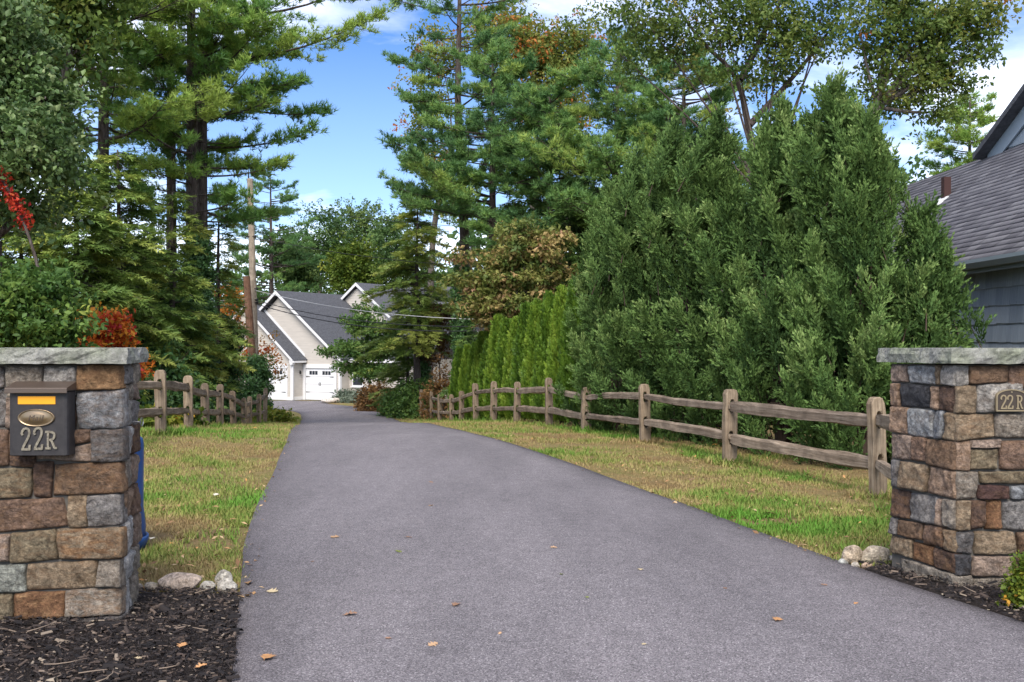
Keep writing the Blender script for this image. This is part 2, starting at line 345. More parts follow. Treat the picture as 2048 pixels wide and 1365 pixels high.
def build_bed(name, poly, label, chips, seed, dense_poly=None):
    """Dark mulch bed: a low mound with loose chips and twigs scattered over it."""
    rng = np.random.default_rng(seed); P = np.array(poly); lo, hi = P.min(0), P.max(0)
    def inside(x, y):
        c = np.zeros(x.shape, bool); j = len(P) - 1
        for i in range(len(P)):
            a, b = P[i], P[j]
            c ^= ((a[1] > y) != (b[1] > y)) & (x < (b[0] - a[0]) * (y - a[1]) / (b[1] - a[1] + 1e-9) + a[0]); j = i
        return c
    bm = bmesh.new(); f = bm.faces.new([bm.verts.new((p[0], p[1], gz(p[0], p[1]) + .008)) for p in poly])
    if f.normal.z < 0: f.normal_flip()
    bmesh.ops.triangulate(bm, faces=[f]); 
    bmesh.ops.subdivide_edges(bm, edges=list(bm.edges), cuts=5, use_grid_fill=True)
    for v in bm.verts: v.co.z = gz(v.co.x, v.co.y) + .008 + (0 if v.is_boundary else .012 + .012 * mnoise.noise(v.co * 6))
    me = bpy.data.meshes.new(name); bm.to_mesh(me); bm.free(); me.materials.append(M['mulch'])
    o = link(name, me); tag(o, label, kind='structure')
    x = rng.uniform(lo[0], hi[0], chips * 3); y = rng.uniform(lo[1], hi[1], chips * 3); k = inside(x, y); x, y = x[k][:chips], y[k][:chips]; n = len(x)
    z = ground_z(x, y) + .022 + rng.uniform(0, .022, n)
    L = rng.lognormal(-4.2, .62, n); W = L * rng.uniform(.10, .32, n) + .0018; H = W * rng.uniform(.3, .7, n)
    base = np.array([[-.5, -.5, -.5], [.5, -.35, -.5], [.5, .35, -.5], [-.5, .5, -.5], [-.45, -.4, .5], [.42, -.3, .5], [.42, .3, .5], [-.45, .4, .5]])
    Fq = np.array([[4, 5, 6, 7], [0, 1, 5, 4], [2, 3, 7, 6]])
    V = base[None] * np.stack([L, W, H], -1)[:, None]
    a = rng.uniform(0, np.pi, n); tl = rng.normal(0, .22, n)
    ca, sa, ct, st = np.cos(a), np.sin(a), np.cos(tl), np.sin(tl); o3 = np.zeros(n)
    R = np.stack([np.stack([ca * ct, -sa, ca * st], -1), np.stack([sa * ct, ca, sa * st], -1), np.stack([-st, o3, ct], -1)], 1)
    V = np.einsum('nij,nkj->nki', R, V) + np.stack([x, y, z], -1)[:, None]
    F = (Fq[None] + (np.arange(n) * 8)[:, None, None]).reshape(-1, 4)
    tn = np.repeat(np.clip(rng.beta(1.15, 1.6, n), 0, 1), 8)
    tag(link('mulch_chips', np_mesh('mulch_chips', V.reshape(-1, 3), F, M['chip'], tn)), 'loose dark bark chips and twigs ' + label.split(' ', 3)[-1], 'mulch', kind='stuff')
    # long twigs
    mb = MB()
    for _ in range(45):
        for _t in range(20):
            px_, py_ = rng.uniform(lo[0], hi[0]), rng.uniform(lo[1], hi[1])
            if inside(np.array([px_]), np.array([py_]))[0]: break
        a = rng.uniform(0, 6.28); L_ = rng.uniform(.05, .16); b = rng.normal(0, .5)
        pts = [(px_ + math.cos(a + b * s) * L_ * s, py_ + math.sin(a + b * s) * L_ * s, gz(px_, py_) + .05 + .008 * s) for s in (0, .35, .7, 1)]
        mb.tube(pts, [.0026, .0023, .002, .0012], 5)
    o = mb.build('twig_litter', M['twigpale'], smooth=True); tag(o, 'pale broken twigs lying ' + label.split(' ', 3)[-1], 'twigs', kind='stuff')
M['twigpale'] = mat('dry_twig', (.22, .17, .13), .9, spec=.1)
def xl(y, o=0): return float(drive_x(y, -1)) + o
def xr(y, o=0): return float(drive_x(y, 1)) + o
build_bed('mulch_bed', [(-3.6, 3.0), (xl(3.0, .0), 3.0), (xl(3.6), 3.6), (xl(4.2), 4.2), (xl(4.8), 4.8), (xl(5.32), 5.32), (-1.75, 5.36), (-2.2, 5.3), (-3.6, 5.3)],
          'dark mulch bed around the pillar with the mailbox', 25000, 21)
build_bed('mulch_bed', [(xr(3.6), 3.6), (4.4, 3.6), (4.4, 6.1), (2.3, 6.15), (2.06, 6.06), (xr(5.7), 5.7), (xr(5.2), 5.2), (xr(4.6), 4.6), (xr(4.1), 4.1)],
          'dark mulch bed around the pillar with the plaque', 14000, 22)

# ------------------------------------------------------------------ stone pillars
def v_plane(A, B, px, py):
    """Point where the ray through a photo pixel meets the upright plane through ground points A and B."""
    nx, ny = -(B[1] - A[1]), (B[0] - A[0]); kx = (px - 1024) / FPX
    d = (A[0] * nx + A[1] * ny) / (kx * nx + ny)
    return Vector((kx * d, d, EYE - (py - HZ) / FPX * d))
def stone(parent, q, nrm, colr, rust, rng, nu=17, nv=12, proud=None):
    """One split-face stone: quad q (top-left, top-right, bottom-right, bottom-left), bulging out along nrm."""
    q = [Vector(p) for p in q]; nrm = Vector(nrm).normalized(); cq = (q[0] + q[1] + q[2] + q[3]) / 4; q = [p + (p - cq).normalized() * .0035 for p in q]
    wu = ((q[1] - q[0]).length + (q[2] - q[3]).length) / 2; wv = ((q[3] - q[0]).length + (q[2] - q[1]).length) / 2
    pr = (rng.uniform(.0, .014) if proud is None else proud); off = Vector(rng.uniform(-50, 50, 3))
    V = []; tx, ty = rng.normal(0, .004, 2); PL = [(rng.normal(0, .010), rng.normal(0, .010), rng.uniform(.0, .010)) for _ in range(4)]
    def pt(u, v):
        cu = 1 - .018 * (abs(u) ** 6) * (abs(v) ** 6); u2, v2 = u * cu, v * cu
        a, b = (u2 + 1) / 2, (v2 + 1) / 2
        return (q[0] * (1 - a) + q[1] * a) * (1 - b) + (q[3] * (1 - a) + q[2] * a) * b
    for j in range(nv):
        for i in range(nu):
            u, v = -1 + 2 * i / (nu - 1), -1 + 2 * j / (nv - 1)
            u, v = math.copysign(abs(u) ** .62, u), math.copysign(abs(v) ** .62, v)
            p = pt(u, v); e = min((1 - abs(u)) * wu / 2, (1 - abs(v)) * wv / 2)
            r = min(1, e / .006); edge = (1 - (1 - r) ** 2) ** .5
            on = max(abs(u), abs(v)) > .999
            h = pr + .011 * (edge - 1) + .8 * max(-.012, min(a_ * u + b_ * v + c_ for a_, b_, c_ in PL)) + (0 if on else .012 * mnoise.noise(p * 14 + off) + .010 * mnoise.noise(p * 40 + off) + tx * u + ty * v)
            w = Vector((mnoise.noise(p * 16 + off), mnoise.noise(p * 16 - off), mnoise.noise(p * 16 + off * 2))) * (.006 if on else .003)
            w -= nrm * w.dot(nrm)
            V.append(p + nrm * h + w)
    F = [(j * nu + i, (j + 1) * nu + i, (j + 1) * nu + i + 1, j * nu + i + 1) for j in range(nv - 1) for i in range(nu - 1)]
    ring = [i for i in range(nu)] + [j * nu + nu - 1 for j in range(1, nv)] + [(nv - 1) * nu + i for i in range(nu - 2, -1, -1)] + [j * nu for j in range(nv - 2, 0, -1)]
    b0 = len(V); V += [V[i] - nrm * .07 for i in ring]; m = len(ring)
    F += [(ring[k], ring[(k + 1) % m], b0 + (k + 1) % m, b0 + k) for k in range(m)]
    me = bpy.data.meshes.new('stone'); me.from_pydata(V, [], F); me.update()
    bm = bmesh.new(); bm.from_mesh(me); bmesh.ops.recalc_face_normals(bm, faces=bm.faces)
    c = sum((f.normal.dot(nrm) * f.calc_area() for f in bm.faces))
    if c < 0: bmesh.ops.reverse_faces(bm, faces=bm.faces)
    bm.to_mesh(me); bm.free(); me.polygons.foreach_set('use_smooth', [True] * len(me.polygons)); me.materials.append(M['stone'])
    o = link('stone', me, parent); lum = sum(colr) / 3; o.color = (*[max(.01, (lum + (c_ - lum) * 1.12) * .8) for c_ in colr], rust)
    return o
# stone colours (albedo)
SC_ = dict(tan=(.27, .215, .155), lgray=(.34, .325, .305), gray=(.22, .21, .205), bgray=(.25, .26, .275), lblue=(.35, .365, .375), dgray=(.13, .125, .125), char=(.065, .066, .073),
           brown=(.175, .12, .085), dbrown=(.10, .068, .055), rbrown=(.195, .135, .105), pink=(.31, .245, .205), orange=(.26, .165, .095), rust=(.19, .105, .062), olive=(.22, .185, .13),
           green=(.29, .30, .27), maroon=(.085, .05, .048), opink=(.34, .25, .19), tgray=(.28, .25, .215), white=(.47, .46, .45))
def cap_stone(parent, poly, z0, z1, seed):
    bm = bmesh.new(); n = len(poly)
    lo = [bm.verts.new((x, y, z0)) for x, y in poly]; hi = [bm.verts.new((x, y, z1)) for x, y in poly]
    bm.faces.new(lo[::-1]); bm.faces.new(hi)
    for i in range(n): bm.faces.new((lo[i], lo[(i + 1) % n], hi[(i + 1) % n], hi[i]))
    lat = [e for e in bm.edges if abs(e.verts[0].co.z - e.verts[1].co.z) < .001]; ver = [e for e in bm.edges if e not in lat]
    bmesh.ops.subdivide_edges(bm, edges=lat, cuts=23, use_grid_fill=True); ver = [e for e in bm.edges if abs(e.verts[0].co.z - e.verts[1].co.z) > .05]
    bmesh.ops.subdivide_edges(bm, edges=ver, cuts=4, use_grid_fill=True)
    c = Vector((sum(p[0] for p in poly) / n, sum(p[1] for p in poly) / n, (z0 + z1) / 2)); s = Vector((seed, seed * 2, 0))
    bm.normal_update()
    for v in bm.verts:
        k = (v.co.z - z0) / (z1 - z0); side = any(abs(f.normal.z) < .5 for f in v.link_faces)
        p = v.co * 17 + s
        if side:
            d = (v.co - c); d.z = 0; d.normalize()
            v.co += d * (.018 * mnoise.noise(p) + .010 * mnoise.noise(p * 2.7) - .004 * (abs(k - .5) * 2) ** 3) 
            if k < .05 or k > .95: v.co.z += .004 * mnoise.noise(p * 1.3)
        else: v.co.z += .003 * mnoise.noise(p)
    bmesh.ops.recalc_face_normals(bm, faces=bm.faces)
    me = bpy.data.meshes.new('cap_stone'); bm.to_mesh(me); bm.free(); me.materials.append(M['cap'])
    me.polygons.foreach_set('use_smooth', [False] * len(me.polygons))
    o = link('cap_stone', me, parent); o['label'] = 'rough grey granite slab capping the pillar'; return o

def left_pillar():
    rng = np.random.default_rng(11)
    A, B = (-2.54, 4.76), (-1.812, 4.76); Bk = (-1.885, 5.18); Ak = (-2.56, 5.18)
    root = empty('stone_pillar', ((A[0] + B[0]) / 2, 4.97, 0)); tag(root, 'brown fieldstone gate pillar with grey cap slab carrying the black mailbox', 'pillar', 'stone gate pillars')
    kids = []
    r = .022
    mb = MB(); mb.prism([(A[0], A[1] + r), (B[0] - r, B[1] + r), (Bk[0] - r, Bk[1] - .01), (Ak[0], Ak[1] - .01)], 'z', -.2, 1.205)
    kids.append(mb.build('core', M['mortar']))
    T = [  # front face, traced: x0top,ytl, x1top,ytr, x1bot,ybr, x0bot,ybl, colour, rust
        (-64, 735, 4, 735, 3, 776, -64, 777, 'gray', .2), (11, 734, 81, 734, 80, 792, 12, 793, 'tgray', .15), (86, 734, 149, 734, 149, 790, 86, 791, 'lgray', .05), (154, 731, 236, 731, 241, 778, 152, 782, 'orange', .75),
        (-64, 781, 9, 780, 9, 854, -64, 856, 'gray', .1), (13, 797, 82, 796, 82, 856, 11, 857, 'pink', .2), (85, 796, 148, 795, 149, 856, 85, 856, 'rbrown', .3), (151, 786, 243, 780, 242, 856, 155, 859, 'bgray', .28),
        (-64, 860, 16, 859, 15, 931, -64, 935, 'rbrown', .45), (19, 862, 143, 862, 143, 884, 19, 908, 'brown', .3), (146, 861, 180, 860, 180, 883, 146, 890, 'rbrown', .45), (71, 912, 181, 887, 181, 925, 72, 918, 'pink', .3), (183, 862, 243, 859, 246, 922, 184, 925, 'dgray', .25), (18, 912, 68, 914, 66, 936, 18, 932, 'dbrown', .5),
        (-64, 939, 63, 938, 59, 996, -64, 1001, 'olive', .5), (69, 925, 103, 926, 101, 996, 66, 994, 'dbrown', .3), (110, 929, 240, 926, 243, 986, 105, 992, 'brown', .8),
        (-64, 1005, 123, 997, 135, 1053, -64, 1071, 'rbrown', .4), (135, 993, 171, 991, 171, 1055, 138, 1056, 'tan', .4), (173, 993, 240, 991, 240, 1051, 174, 1055, 'gray', .08),
        (-64, 1073, 15, 1070, 16, 1124, -64, 1128, 'pink', .5), (22, 1068, 109, 1060, 112, 1119, 20, 1128, 'olive', .3), (114, 1060, 243, 1056, 243, 1118, 118, 1119, 'tan', .95),
        (-64, 1132, 50, 1131, 49, 1185, -64, 1188, 'green', .02), (54, 1130, 193, 1122, 191, 1176, 51, 1182, 'tan', .35), (197, 1124, 239, 1122, 239, 1175, 192, 1175, 'tgray', .15),
        (-64, 1190, 25, 1189, 24, 1240, -64, 1246, 'olive', .2), (28, 1188, 129, 1184, 128, 1236, 28, 1240, 'rust', .85), (131, 1183, 238, 1177, 240, 1230, 131, 1237, 'tgray', .65), (120, 1237, 243, 1232, 243, 1262, 120, 1262, 'dgray', .1)]
    for t in T:
        q = [v_plane(A, B, t[i], t[i + 1]) for i in (0, 2, 4, 6)]
        kids.append(stone(None, q, (0, -1, 0), SC_[t[8]], t[9], rng))
    def zf(y): return EYE - (y - HZ) / FPX * 4.76
    e = Vector((Bk[0] - B[0], Bk[1] - B[1], 0)); nr = Vector((e.y, -e.x, 0)).normalized(); B3 = Vector((B[0], B[1], 0))
    rows = [(731, 772, [(.13, .55, 'gray', 0), (.57, 1, 'tgray', .1)]), (774, 806, [(.13, .62, 'tgray', .1), (.64, 1, 'pink', .1)]), (808, 856, [(.13, .6, 'lgray', .05), (.62, 1, 'gray', .1)]),
            (859, 920, [(.13, .5, 'white', .5), (.52, 1, 'dbrown', .5)]), (923, 984, [(.13, .45, 'tgray', .2), (.47, 1, 'pink', .35)]), (987, 1050, [(.13, .58, 'opink', .5), (.6, 1, 'rbrown', .4)]),
            (1053, 1118, [(.13, .66, 'white', .02), (.68, 1, 'pink', .3)]), (1121, 1175, [(.13, .6, 'white', .02), (.62, 1, 'tgray', .1)]), (1178, 1250, [(.13, .52, 'white', .1), (.54, 1, 'tgray', .15)])]
    for y0, y1, st in rows:
        for t0, t1, c, ru in st:
            j = rng.normal(0, .006, 4)
            q = [B3 + e * t0 + Vector((0, 0, zf(y0) + j[0])), B3 + e * t1 + Vector((0, 0, zf(y0) + j[1])), B3 + e * t1 + Vector((0, 0, zf(y1) + j[2])), B3 + e * t0 + Vector((0, 0, zf(y1) + j[3]))]
            kids.append(stone(None, q, nr, SC_[c], ru, rng, 9, 10))
    kids.append(cap_stone(None, [(A[0] - .05, 4.705), (-1.768, 4.705), (-1.862, 5.225), (A[0] - .05, 5.225)], 1.2125, 1.2845, 3.0))
    inv = Matrix.Translation(-root.location)
    for k in kids: k.parent = root; k.matrix_parent_inverse = inv
    # steel eye bolt in the side face
    h = MB(); p = B3 + e * .55 + nr * .015 + Vector((0, 0, zf(852)))
    h.tube([p - nr * .03, p + nr * .03], .004, 6); h.tube([p + nr * .03 + Vector((0, .02 * math.cos(a), .02 * math.sin(a) + .0)) for a in np.linspace(0, 6.28, 12)], .003, 5)
    o = h.build('eye_bolt', M['steel']); o.parent = root; o.matrix_parent_inverse = inv
M['steel'] = mat('steel', (.35, .35, .36), .4, 1.0)
left_pillar()

def right_pillar():
    rng = np.random.default_rng(12)
    C, D = (2.385, 5.5), (2.96, 5.5); Bk = (2.198, 5.97); Dk = (2.96, 6.0)
    root = empty('stone_pillar', (2.6, 5.75, 0)); tag(root, 'fieldstone gate pillar with grey cap slab and arched number plaque by blue house', 'pillar', 'stone gate pillars')
    kids = []; e = Vector((C[0] - Bk[0], C[1] - Bk[1], 0)); nr = Vector((e.y, -e.x, 0)).normalized()
    if nr.x > 0: nr = -nr
    r = .022; a = Vector((C[0], C[1], 0)) - nr * r + Vector((.0, r, 0)); b = Vector((Bk[0], Bk[1], 0)) - nr * r
    mb = MB(); mb.prism([(a.x, a.y), (D[0], D[1] + r), (Dk[0], Dk[1]), (b.x, b.y)], 'z', -.2, 1.19); kids.append(mb.build('core', M['mortar']))
    S = [(1780, 731, 1812, 731, 1812, 764, 1780, 763, 'pink', .05), (1818, 732, 1868, 732, 1868, 769, 1818, 766, 'lblue', .12), (1870, 732, 1881, 732, 1880, 770, 1870, 769, 'tan', .2), (1884, 732, 1910, 732, 1910, 772, 1884, 770, 'lgray', .02),
         (1781, 767, 1797, 768, 1797, 811, 1780, 810, 'opink', .4), (1799, 767, 1857, 774, 1859, 816, 1799, 813, 'char', 0), (1860, 774, 1876, 773, 1875, 820, 1862, 817, 'opink', .3), (1879, 774, 1910, 774, 1910, 826, 1878, 820, 'dbrown', .2),
         (1780, 813, 1813, 817, 1811, 868, 1780, 863, 'opink', .45), (1815, 818, 1866, 821, 1862, 876, 1813, 870, 'lblue', .15), (1868, 823, 1886, 824, 1882, 877, 1865, 876, 'bgray', .02), (1889, 827, 1910, 829, 1910, 883, 1887, 879, 'tan', .3),
         (1780, 869, 1822, 874, 1820, 920, 1780, 916, 'pink', .15), (1825, 875, 1849, 877, 1849, 923, 1823, 920, 'rbrown', .3), (1852, 878, 1910, 886, 1910, 940, 1852, 929, 'brown', .25),
         (1780, 921, 1795, 922, 1794, 974, 1780, 973, 'gray', .1), (1798, 923, 1855, 932, 1849, 983, 1798, 976, 'tan', .35), (1859, 934, 1910, 944, 1910, 997, 1855, 986, 'opink', .35),
         (1781, 977, 1817, 985, 1817, 1038, 1781, 1032, 'dbrown', .5), (1820, 986, 1872, 996, 1872, 1050, 1820, 1040, 'gray', .02), (1875, 998, 1884, 1001, 1884, 1052, 1875, 1050, 'pink', .3), (1887, 999, 1910, 1004, 1910, 1060, 1887, 1053, 'tgray', .1),
         (1780, 1035, 1793, 1037, 1793, 1069, 1780, 1067, 'gray', .1), (1796, 1040, 1844, 1049, 1844, 1082, 1796, 1071, 'brown', .4), (1847, 1050, 1886, 1056, 1886, 1096, 1848, 1087, 'rbrown', .6), (1889, 1058, 1910, 1064, 1910, 1106, 1889, 1099, 'tan', .5),
         (1780, 1073, 1823, 1081, 1823, 1117, 1780, 1105, 'tan', .3), (1826, 1084, 1864, 1094, 1864, 1132, 1826, 1120, 'rust', .9), (1867, 1097, 1909, 1108, 1910, 1148, 1869, 1135, 'dbrown', .35), (1800, 1116, 1909, 1150, 1909, 1180, 1800, 1150, 'tgray', .1)]
    Fr = [(1913, 732, 1938, 732, 1938, 771, 1913, 772, 'lgray', .02), (1941, 732, 2018, 733, 2017, 765, 1941, 769, 'brown', .3), (2021, 732, 2104, 732, 2104, 777, 2022, 775, 'rbrown', .4),
          (1913, 774, 1951, 772, 1952, 826, 1913, 827, 'tan', .2), (1954, 771, 2046, 767, 2046, 820, 1955, 825, 'lgray', .12), (2048, 782, 2104, 780, 2104, 823, 2049, 823, 'tan', .2),
          (1913, 830, 1987, 829, 1989, 875, 1913, 883, 'tan', .45), (1992, 828, 2104, 826, 2104, 875, 1992, 876, 'tgray', .15),
          (1913, 886, 1938, 883, 1938, 941, 1913, 940, 'opink', .35), (1941, 881, 2001, 879, 2000, 896, 1942, 897, 'pink', .1), (1942, 900, 1996, 900, 1995, 939, 1941, 940, 'olive', .2), (2002, 884, 2104, 880, 2104, 940, 2002, 940, 'rbrown', .3),
          (1913, 944, 1957, 945, 1952, 996, 1913, 1000, 'tgray', .2), (1961, 944, 2104, 943, 2104, 969, 1963, 967, 'olive', .25), (1958, 971, 2020, 973, 2019, 999, 1959, 999, 'maroon', .15), (2024, 973, 2104, 972, 2104, 1000, 2024, 1000, 'bgray', .0),
          (1913, 1004, 1940, 1003, 1940, 1061, 1913, 1061, 'tan', .3), (1943, 1003, 1972, 1003, 1970, 1055, 1942, 1060, 'dbrown', .3), (1976, 1003, 2004, 1002, 2003, 1059, 1973, 1058, 'rust', .95), (2007, 1003, 2104, 1003, 2104, 1062, 2008, 1060, 'gray', .0),
          (1913, 1065, 1948, 1066, 1946, 1108, 1913, 1107, 'dgray', .1), (1951, 1065, 2028, 1065, 2032, 1106, 1951, 1110, 'tan', .25), (2036, 1066, 2104, 1066, 2104, 1110, 2037, 1108, 'brown', .4),
          (1913, 1111, 1943, 1113, 1943, 1151, 1913, 1151, 'char', .05), (1946, 1114, 2026, 1114, 2028, 1153, 1946, 1154, 'pink', .2), (2030, 1114, 2104, 1113, 2104, 1158, 2030, 1157, 'orange', .7), (1905, 1154, 1944, 1154, 1944, 1190, 1905, 1190, 'tgray', .05), (1947, 1157, 2104, 1160, 2104, 1190, 1947, 1190, 'tgray', .1)]
    for t in S:
        kids.append(stone(None, [v_plane(Bk, C, t[i], t[i + 1]) for i in (0, 2, 4, 6)], nr, SC_[t[8]], t[9], rng))
    for t in Fr:
        kids.append(stone(None, [v_plane(C, D, t[i], t[i + 1]) for i in (0, 2, 4, 6)], (0, -1, 0), SC_[t[8]], t[9], rng))
    kids.append(cap_stone(None, [(2.335, 5.445), (3.02, 5.445), (3.02, 6.05), (2.152, 6.035)], 1.199, 1.281, 9.0))
    inv = Matrix.Translation(-root.location)
    for k in kids: k.parent = root; k.matrix_parent_inverse = inv
right_pillar()

# ------------------------------------------------------------------ lettering: strokes as raised ribbons
GLYPH = {'2': [[(1, 13), (1.5, 7.5), (5, 2.3), (9.5, 1), (14, 3), (16, 8), (15.5, 14), (12.5, 22), (8, 30), (4, 38), (2.3, 43.5)], [(.5, 43), (17, 43)], [(16, 44.5), (17, 34)], [(.3, 13.5), (3.8, 12)]],
         'R': [[(6, 0), (6, 35)], [(.5, 34), (11.5, 34)], [(.5, 1.2), (10, 1.2)], [(6, 1.5), (13, 1.3), (18, 4), (19.3, 9), (17.5, 14), (13, 17), (6, 17.2)], [(11.5, 17), (15, 22), (17, 28), (19.5, 33.5), (24, 33.2)]]}
def glyph(ch, x0, y0, sx, sy, width, d, thick):
    """Raised character with its box's top-left corner at photo pixel x0, y0, on the upright plane d metres away."""
    mb = MB()
    for si, line in enumerate(GLYPH[ch]):
        P = np.array(line, float) * (sx, sy) + (x0, y0)
        if len(P) > 3:
            for _ in range(2): P = np.concatenate([P[:1], np.stack([P[:-1] * .75 + P[1:] * .25, P[:-1] * .25 + P[1:] * .75], 1).reshape(-1, 2), P[-1:]])
        T = np.gradient(P, axis=0); T /= np.linalg.norm(T, axis=1)[:, None] + 1e-9; N = np.stack([-T[:, 1], T[:, 0]], -1) * width / 2
        L, R = P + N, P - N; n = len(P); dd = si * .0004
        def w(p, off): v = at(p[0], p[1], d); return (v.x, d - off, v.z)
        vs_ = [w(p, thick + dd) for p in L] + [w(p, thick + dd) for p in R] + [w(p, -.002) for p in L] + [w(p, -.002) for p in R]
        fs = [(i, i + 1, n + i + 1, n + i) for i in range(n - 1)] + [(i, 2 * n + i, 2 * n + i + 1, i + 1) for i in range(n - 1)] + [(n + i, n + i + 1, 3 * n + i + 1, 3 * n + i) for i in range(n - 1)]
        fs += [(0, n, 3 * n, 2 * n), (n - 1, 3 * n - 1, 4 * n - 1, 2 * n - 1)]
        mb.add(vs_, fs)
    return mb
def f_num(nt, n, l, b):
    r = ramp(n, [(.35, (.13, .11, .085)), (.6, (.34, .30, .23))]); l.new(nz(n, l, coords(n, l), 120, 5, .7), r.inputs[0]); l.new(r.outputs[0], b.inputs['Base Color'])
M['numeral'] = mat('aged_bronze_numeral', rough=.45, metal=.6, spec=.4, fn=f_num)
def f_boxm(nt, n, l, b):
    r = ramp(n, [(.35, (.022, .020, .022)), (.7, (.036, .033, .034))]); l.new(nz(n, l, coords(n, l), 30, 6, .7), r.inputs[0]); l.new(r.outputs[0], b.inputs['Base Color'])
M['mailbox'] = mat('black_powder_coat', rough=.5, spec=.35, fn=f_boxm)
M['lid'] = mat('bronze_lid', (.095, .07, .055), .38, .35, .5)
M['bronze'] = mat('polished_bronze', (.26, .19, .12), .3, .85, .5)
M['amber'] = mat('amber_reflector', (.72, .31, .012), .45, spec=.4)
M['plaque'] = mat('dark_bronze_plaque', (.055, .042, .034), .5, .3, .4)
M['plaque_rim'] = mat('brass_rim', (.30, .24, .15), .42, .5, .4)
def mailbox():
    df = 4.668
    root = empty('mailbox', (-2.16, 4.74, .79)); tag(root, 'black wall mailbox reading 22R with amber strip and bronze oval', 'mailbox')
    x0, x1 = -2.296, -2.026; inv = Matrix.Translation(-root.location); kids = []
    b = .018
    body = MB(); body.prism([(x0, 4.752), (x0, df + b), (x0 + .004, df + b * .3), (x0 + b, df), (x1 - b, df), (x1 - .005, df + b * .3), (x1, df + b), (x1, 4.752)], 'z', .794, 1.086)
    kids.append(body.build('body', M['mailbox'], bevel=.0025))
    lid = MB(); lid.prism([(4.754, 1.090), (4.650, 1.0905), (4.648, 1.080), (4.643, 1.080), (4.644, 1.104), (4.75, 1.131)], 'x', x0 - .007, x1 + .007)
    kids.append(lid.build('lid', M['lid'], bevel=.002))
    am = MB(); p, q = at(36, 793, df), at(111, 809, df); am.box(p.x, q.x, df - .0022, df + .003, q.z, p.z); kids.append(am.build('reflector_strip', M['amber'], bevel=.0008)); kids[-1]['label'] = 'plain amber strip above the oval'
    c = at(73.2, 836, df); a, bb = 37 * df / FPX, 17.4 * df / FPX
    ov = MB(); V = []; k = 36; prof = [(1.0, -.002), (1.0, .006), (.955, .0085), (.92, .005), (.86, .0045), (.6, .0085), (.3, .0112), (.02, .012)]
    for r, h in prof: V += [(c.x + a * r * math.cos(2 * math.pi * j / k), df - h, c.z + bb * r * math.sin(2 * math.pi * j / k)) for j in range(k)]
    ov.add(V, [(i * k + j, i * k + (j + 1) % k, (i + 1) * k + (j + 1) % k, (i + 1) * k + j) for i in range(len(prof) - 1) for j in range(k)] + [tuple(range((len(prof) - 1) * k, len(prof) * k))])
    kids.append(ov.build('oval_badge', M['bronze'], smooth=True)); kids[-1]['label'] = 'bronze oval embossed with the word Mail'
    cu = bpy.data.curves.new('mail_word', 'FONT'); cu.body = 'Mail'; cu.size = .036; cu.extrude = .0012; cu.align_x = 'CENTER'; cu.align_y = 'CENTER'; cu.shear = .25; cu.space_character = 1.15
    tmp = bpy.data.objects.new('tmp', cu); COL.objects.link(tmp); dg = bpy.context.evaluated_depsgraph_get(); me_ = bpy.data.meshes.new_from_object(tmp.evaluated_get(dg)); bpy.data.objects.remove(tmp); me_.materials.clear(); me_.materials.append(M['lid']); t = bpy.data.objects.new('embossed_word', me_); COL.objects.link(t); t.location = (c.x, df - .0118, c.z - .001); t.rotation_euler = (math.radians(90), 0, 0); kids.append(t)
    for ch, x, y, sx, sy in (('2', 43.5, 856, 1.02, 1.0), ('2', 68.2, 855, 1.02, 1.0), ('R', 91, 863, 1.0, 1.0)):
        kids.append(glyph(ch, x, y, sx, sy, 4.6 if ch == '2' else 4.3, df, .006).build('numeral' if ch == '2' else 'letter', M['numeral']))
    for k_ in kids: k_.parent = root; k_.matrix_parent_inverse = inv
mailbox()
def plaque():
    d = 5.468; root = empty('number_plaque', (2.67, 5.49, .95)); tag(root, 'arched dark bronze plaque reading 22 R with raised brass rim', 'plaque'); inv = Matrix.Translation(-root.location)
    def outline(sh):
        P = [(1991.5 + sh, 823 - sh), (1991.5 + sh, 793 + sh * .6)]
        P += [(2022.5 + (31 - sh) * math.cos(a), 793 + sh * .4 - (14 - sh * .4) * math.sin(a)) for a in np.linspace(math.pi, 0, 15)][1:-1]
        return P + [(2053.5 - sh, 793 + sh * .6), (2053.5 - sh, 823 - sh)]
    def W(p): v = at(p[0], p[1], d); return (v.x, v.z)
    mb = MB(); mb.prism([W(p) for p in outline(1.2)], 'y', d - .004, d + .02); f = mb.build('plate', M['plaque'])
    o_, i_ = [W(p) for p in outline(0)], [W(p) for p in outline(2.4)]; n = len(o_); mb = MB()
    V = [(x, d - .008, z) for x, z in o_] + [(x, d - .008, z) for x, z in i_] + [(x, d + .01, z) for x, z in o_] + [(x, d + .01, z) for x, z in i_]
    fs = []
    for i in range(n):
        j = (i + 1) % n; fs += [(i, j, n + j, n + i), (i, 2 * n + i, 2 * n + j, j), (n + i, n + j, 3 * n + j, 3 * n + i)]
    mb.add(V, fs); rim = mb.build('rim', M['plaque_rim'])
    kids = [f, rim]
    for ch, x, y, sx, sy in (('2', 2001, 790.5, .66, .62), ('2', 2014, 790.5, .66, .62), ('R', 2032, 791, .56, .78)):
        kids.append(glyph(ch, x, y, sx, sy, 2.7, d - .004, .004).build('numeral' if ch == '2' else 'letter', M['plaque_rim']))
    s = MB(); c = at(2022.5, 784.5, d); s.tube([(c.x, d, c.z), (c.x, d - .008, c.z)], .004, 8); kids.append(s.build('screw', M['plaque_rim']))
    for k_ in kids: k_.parent = root; k_.matrix_parent_inverse = inv
plaque()

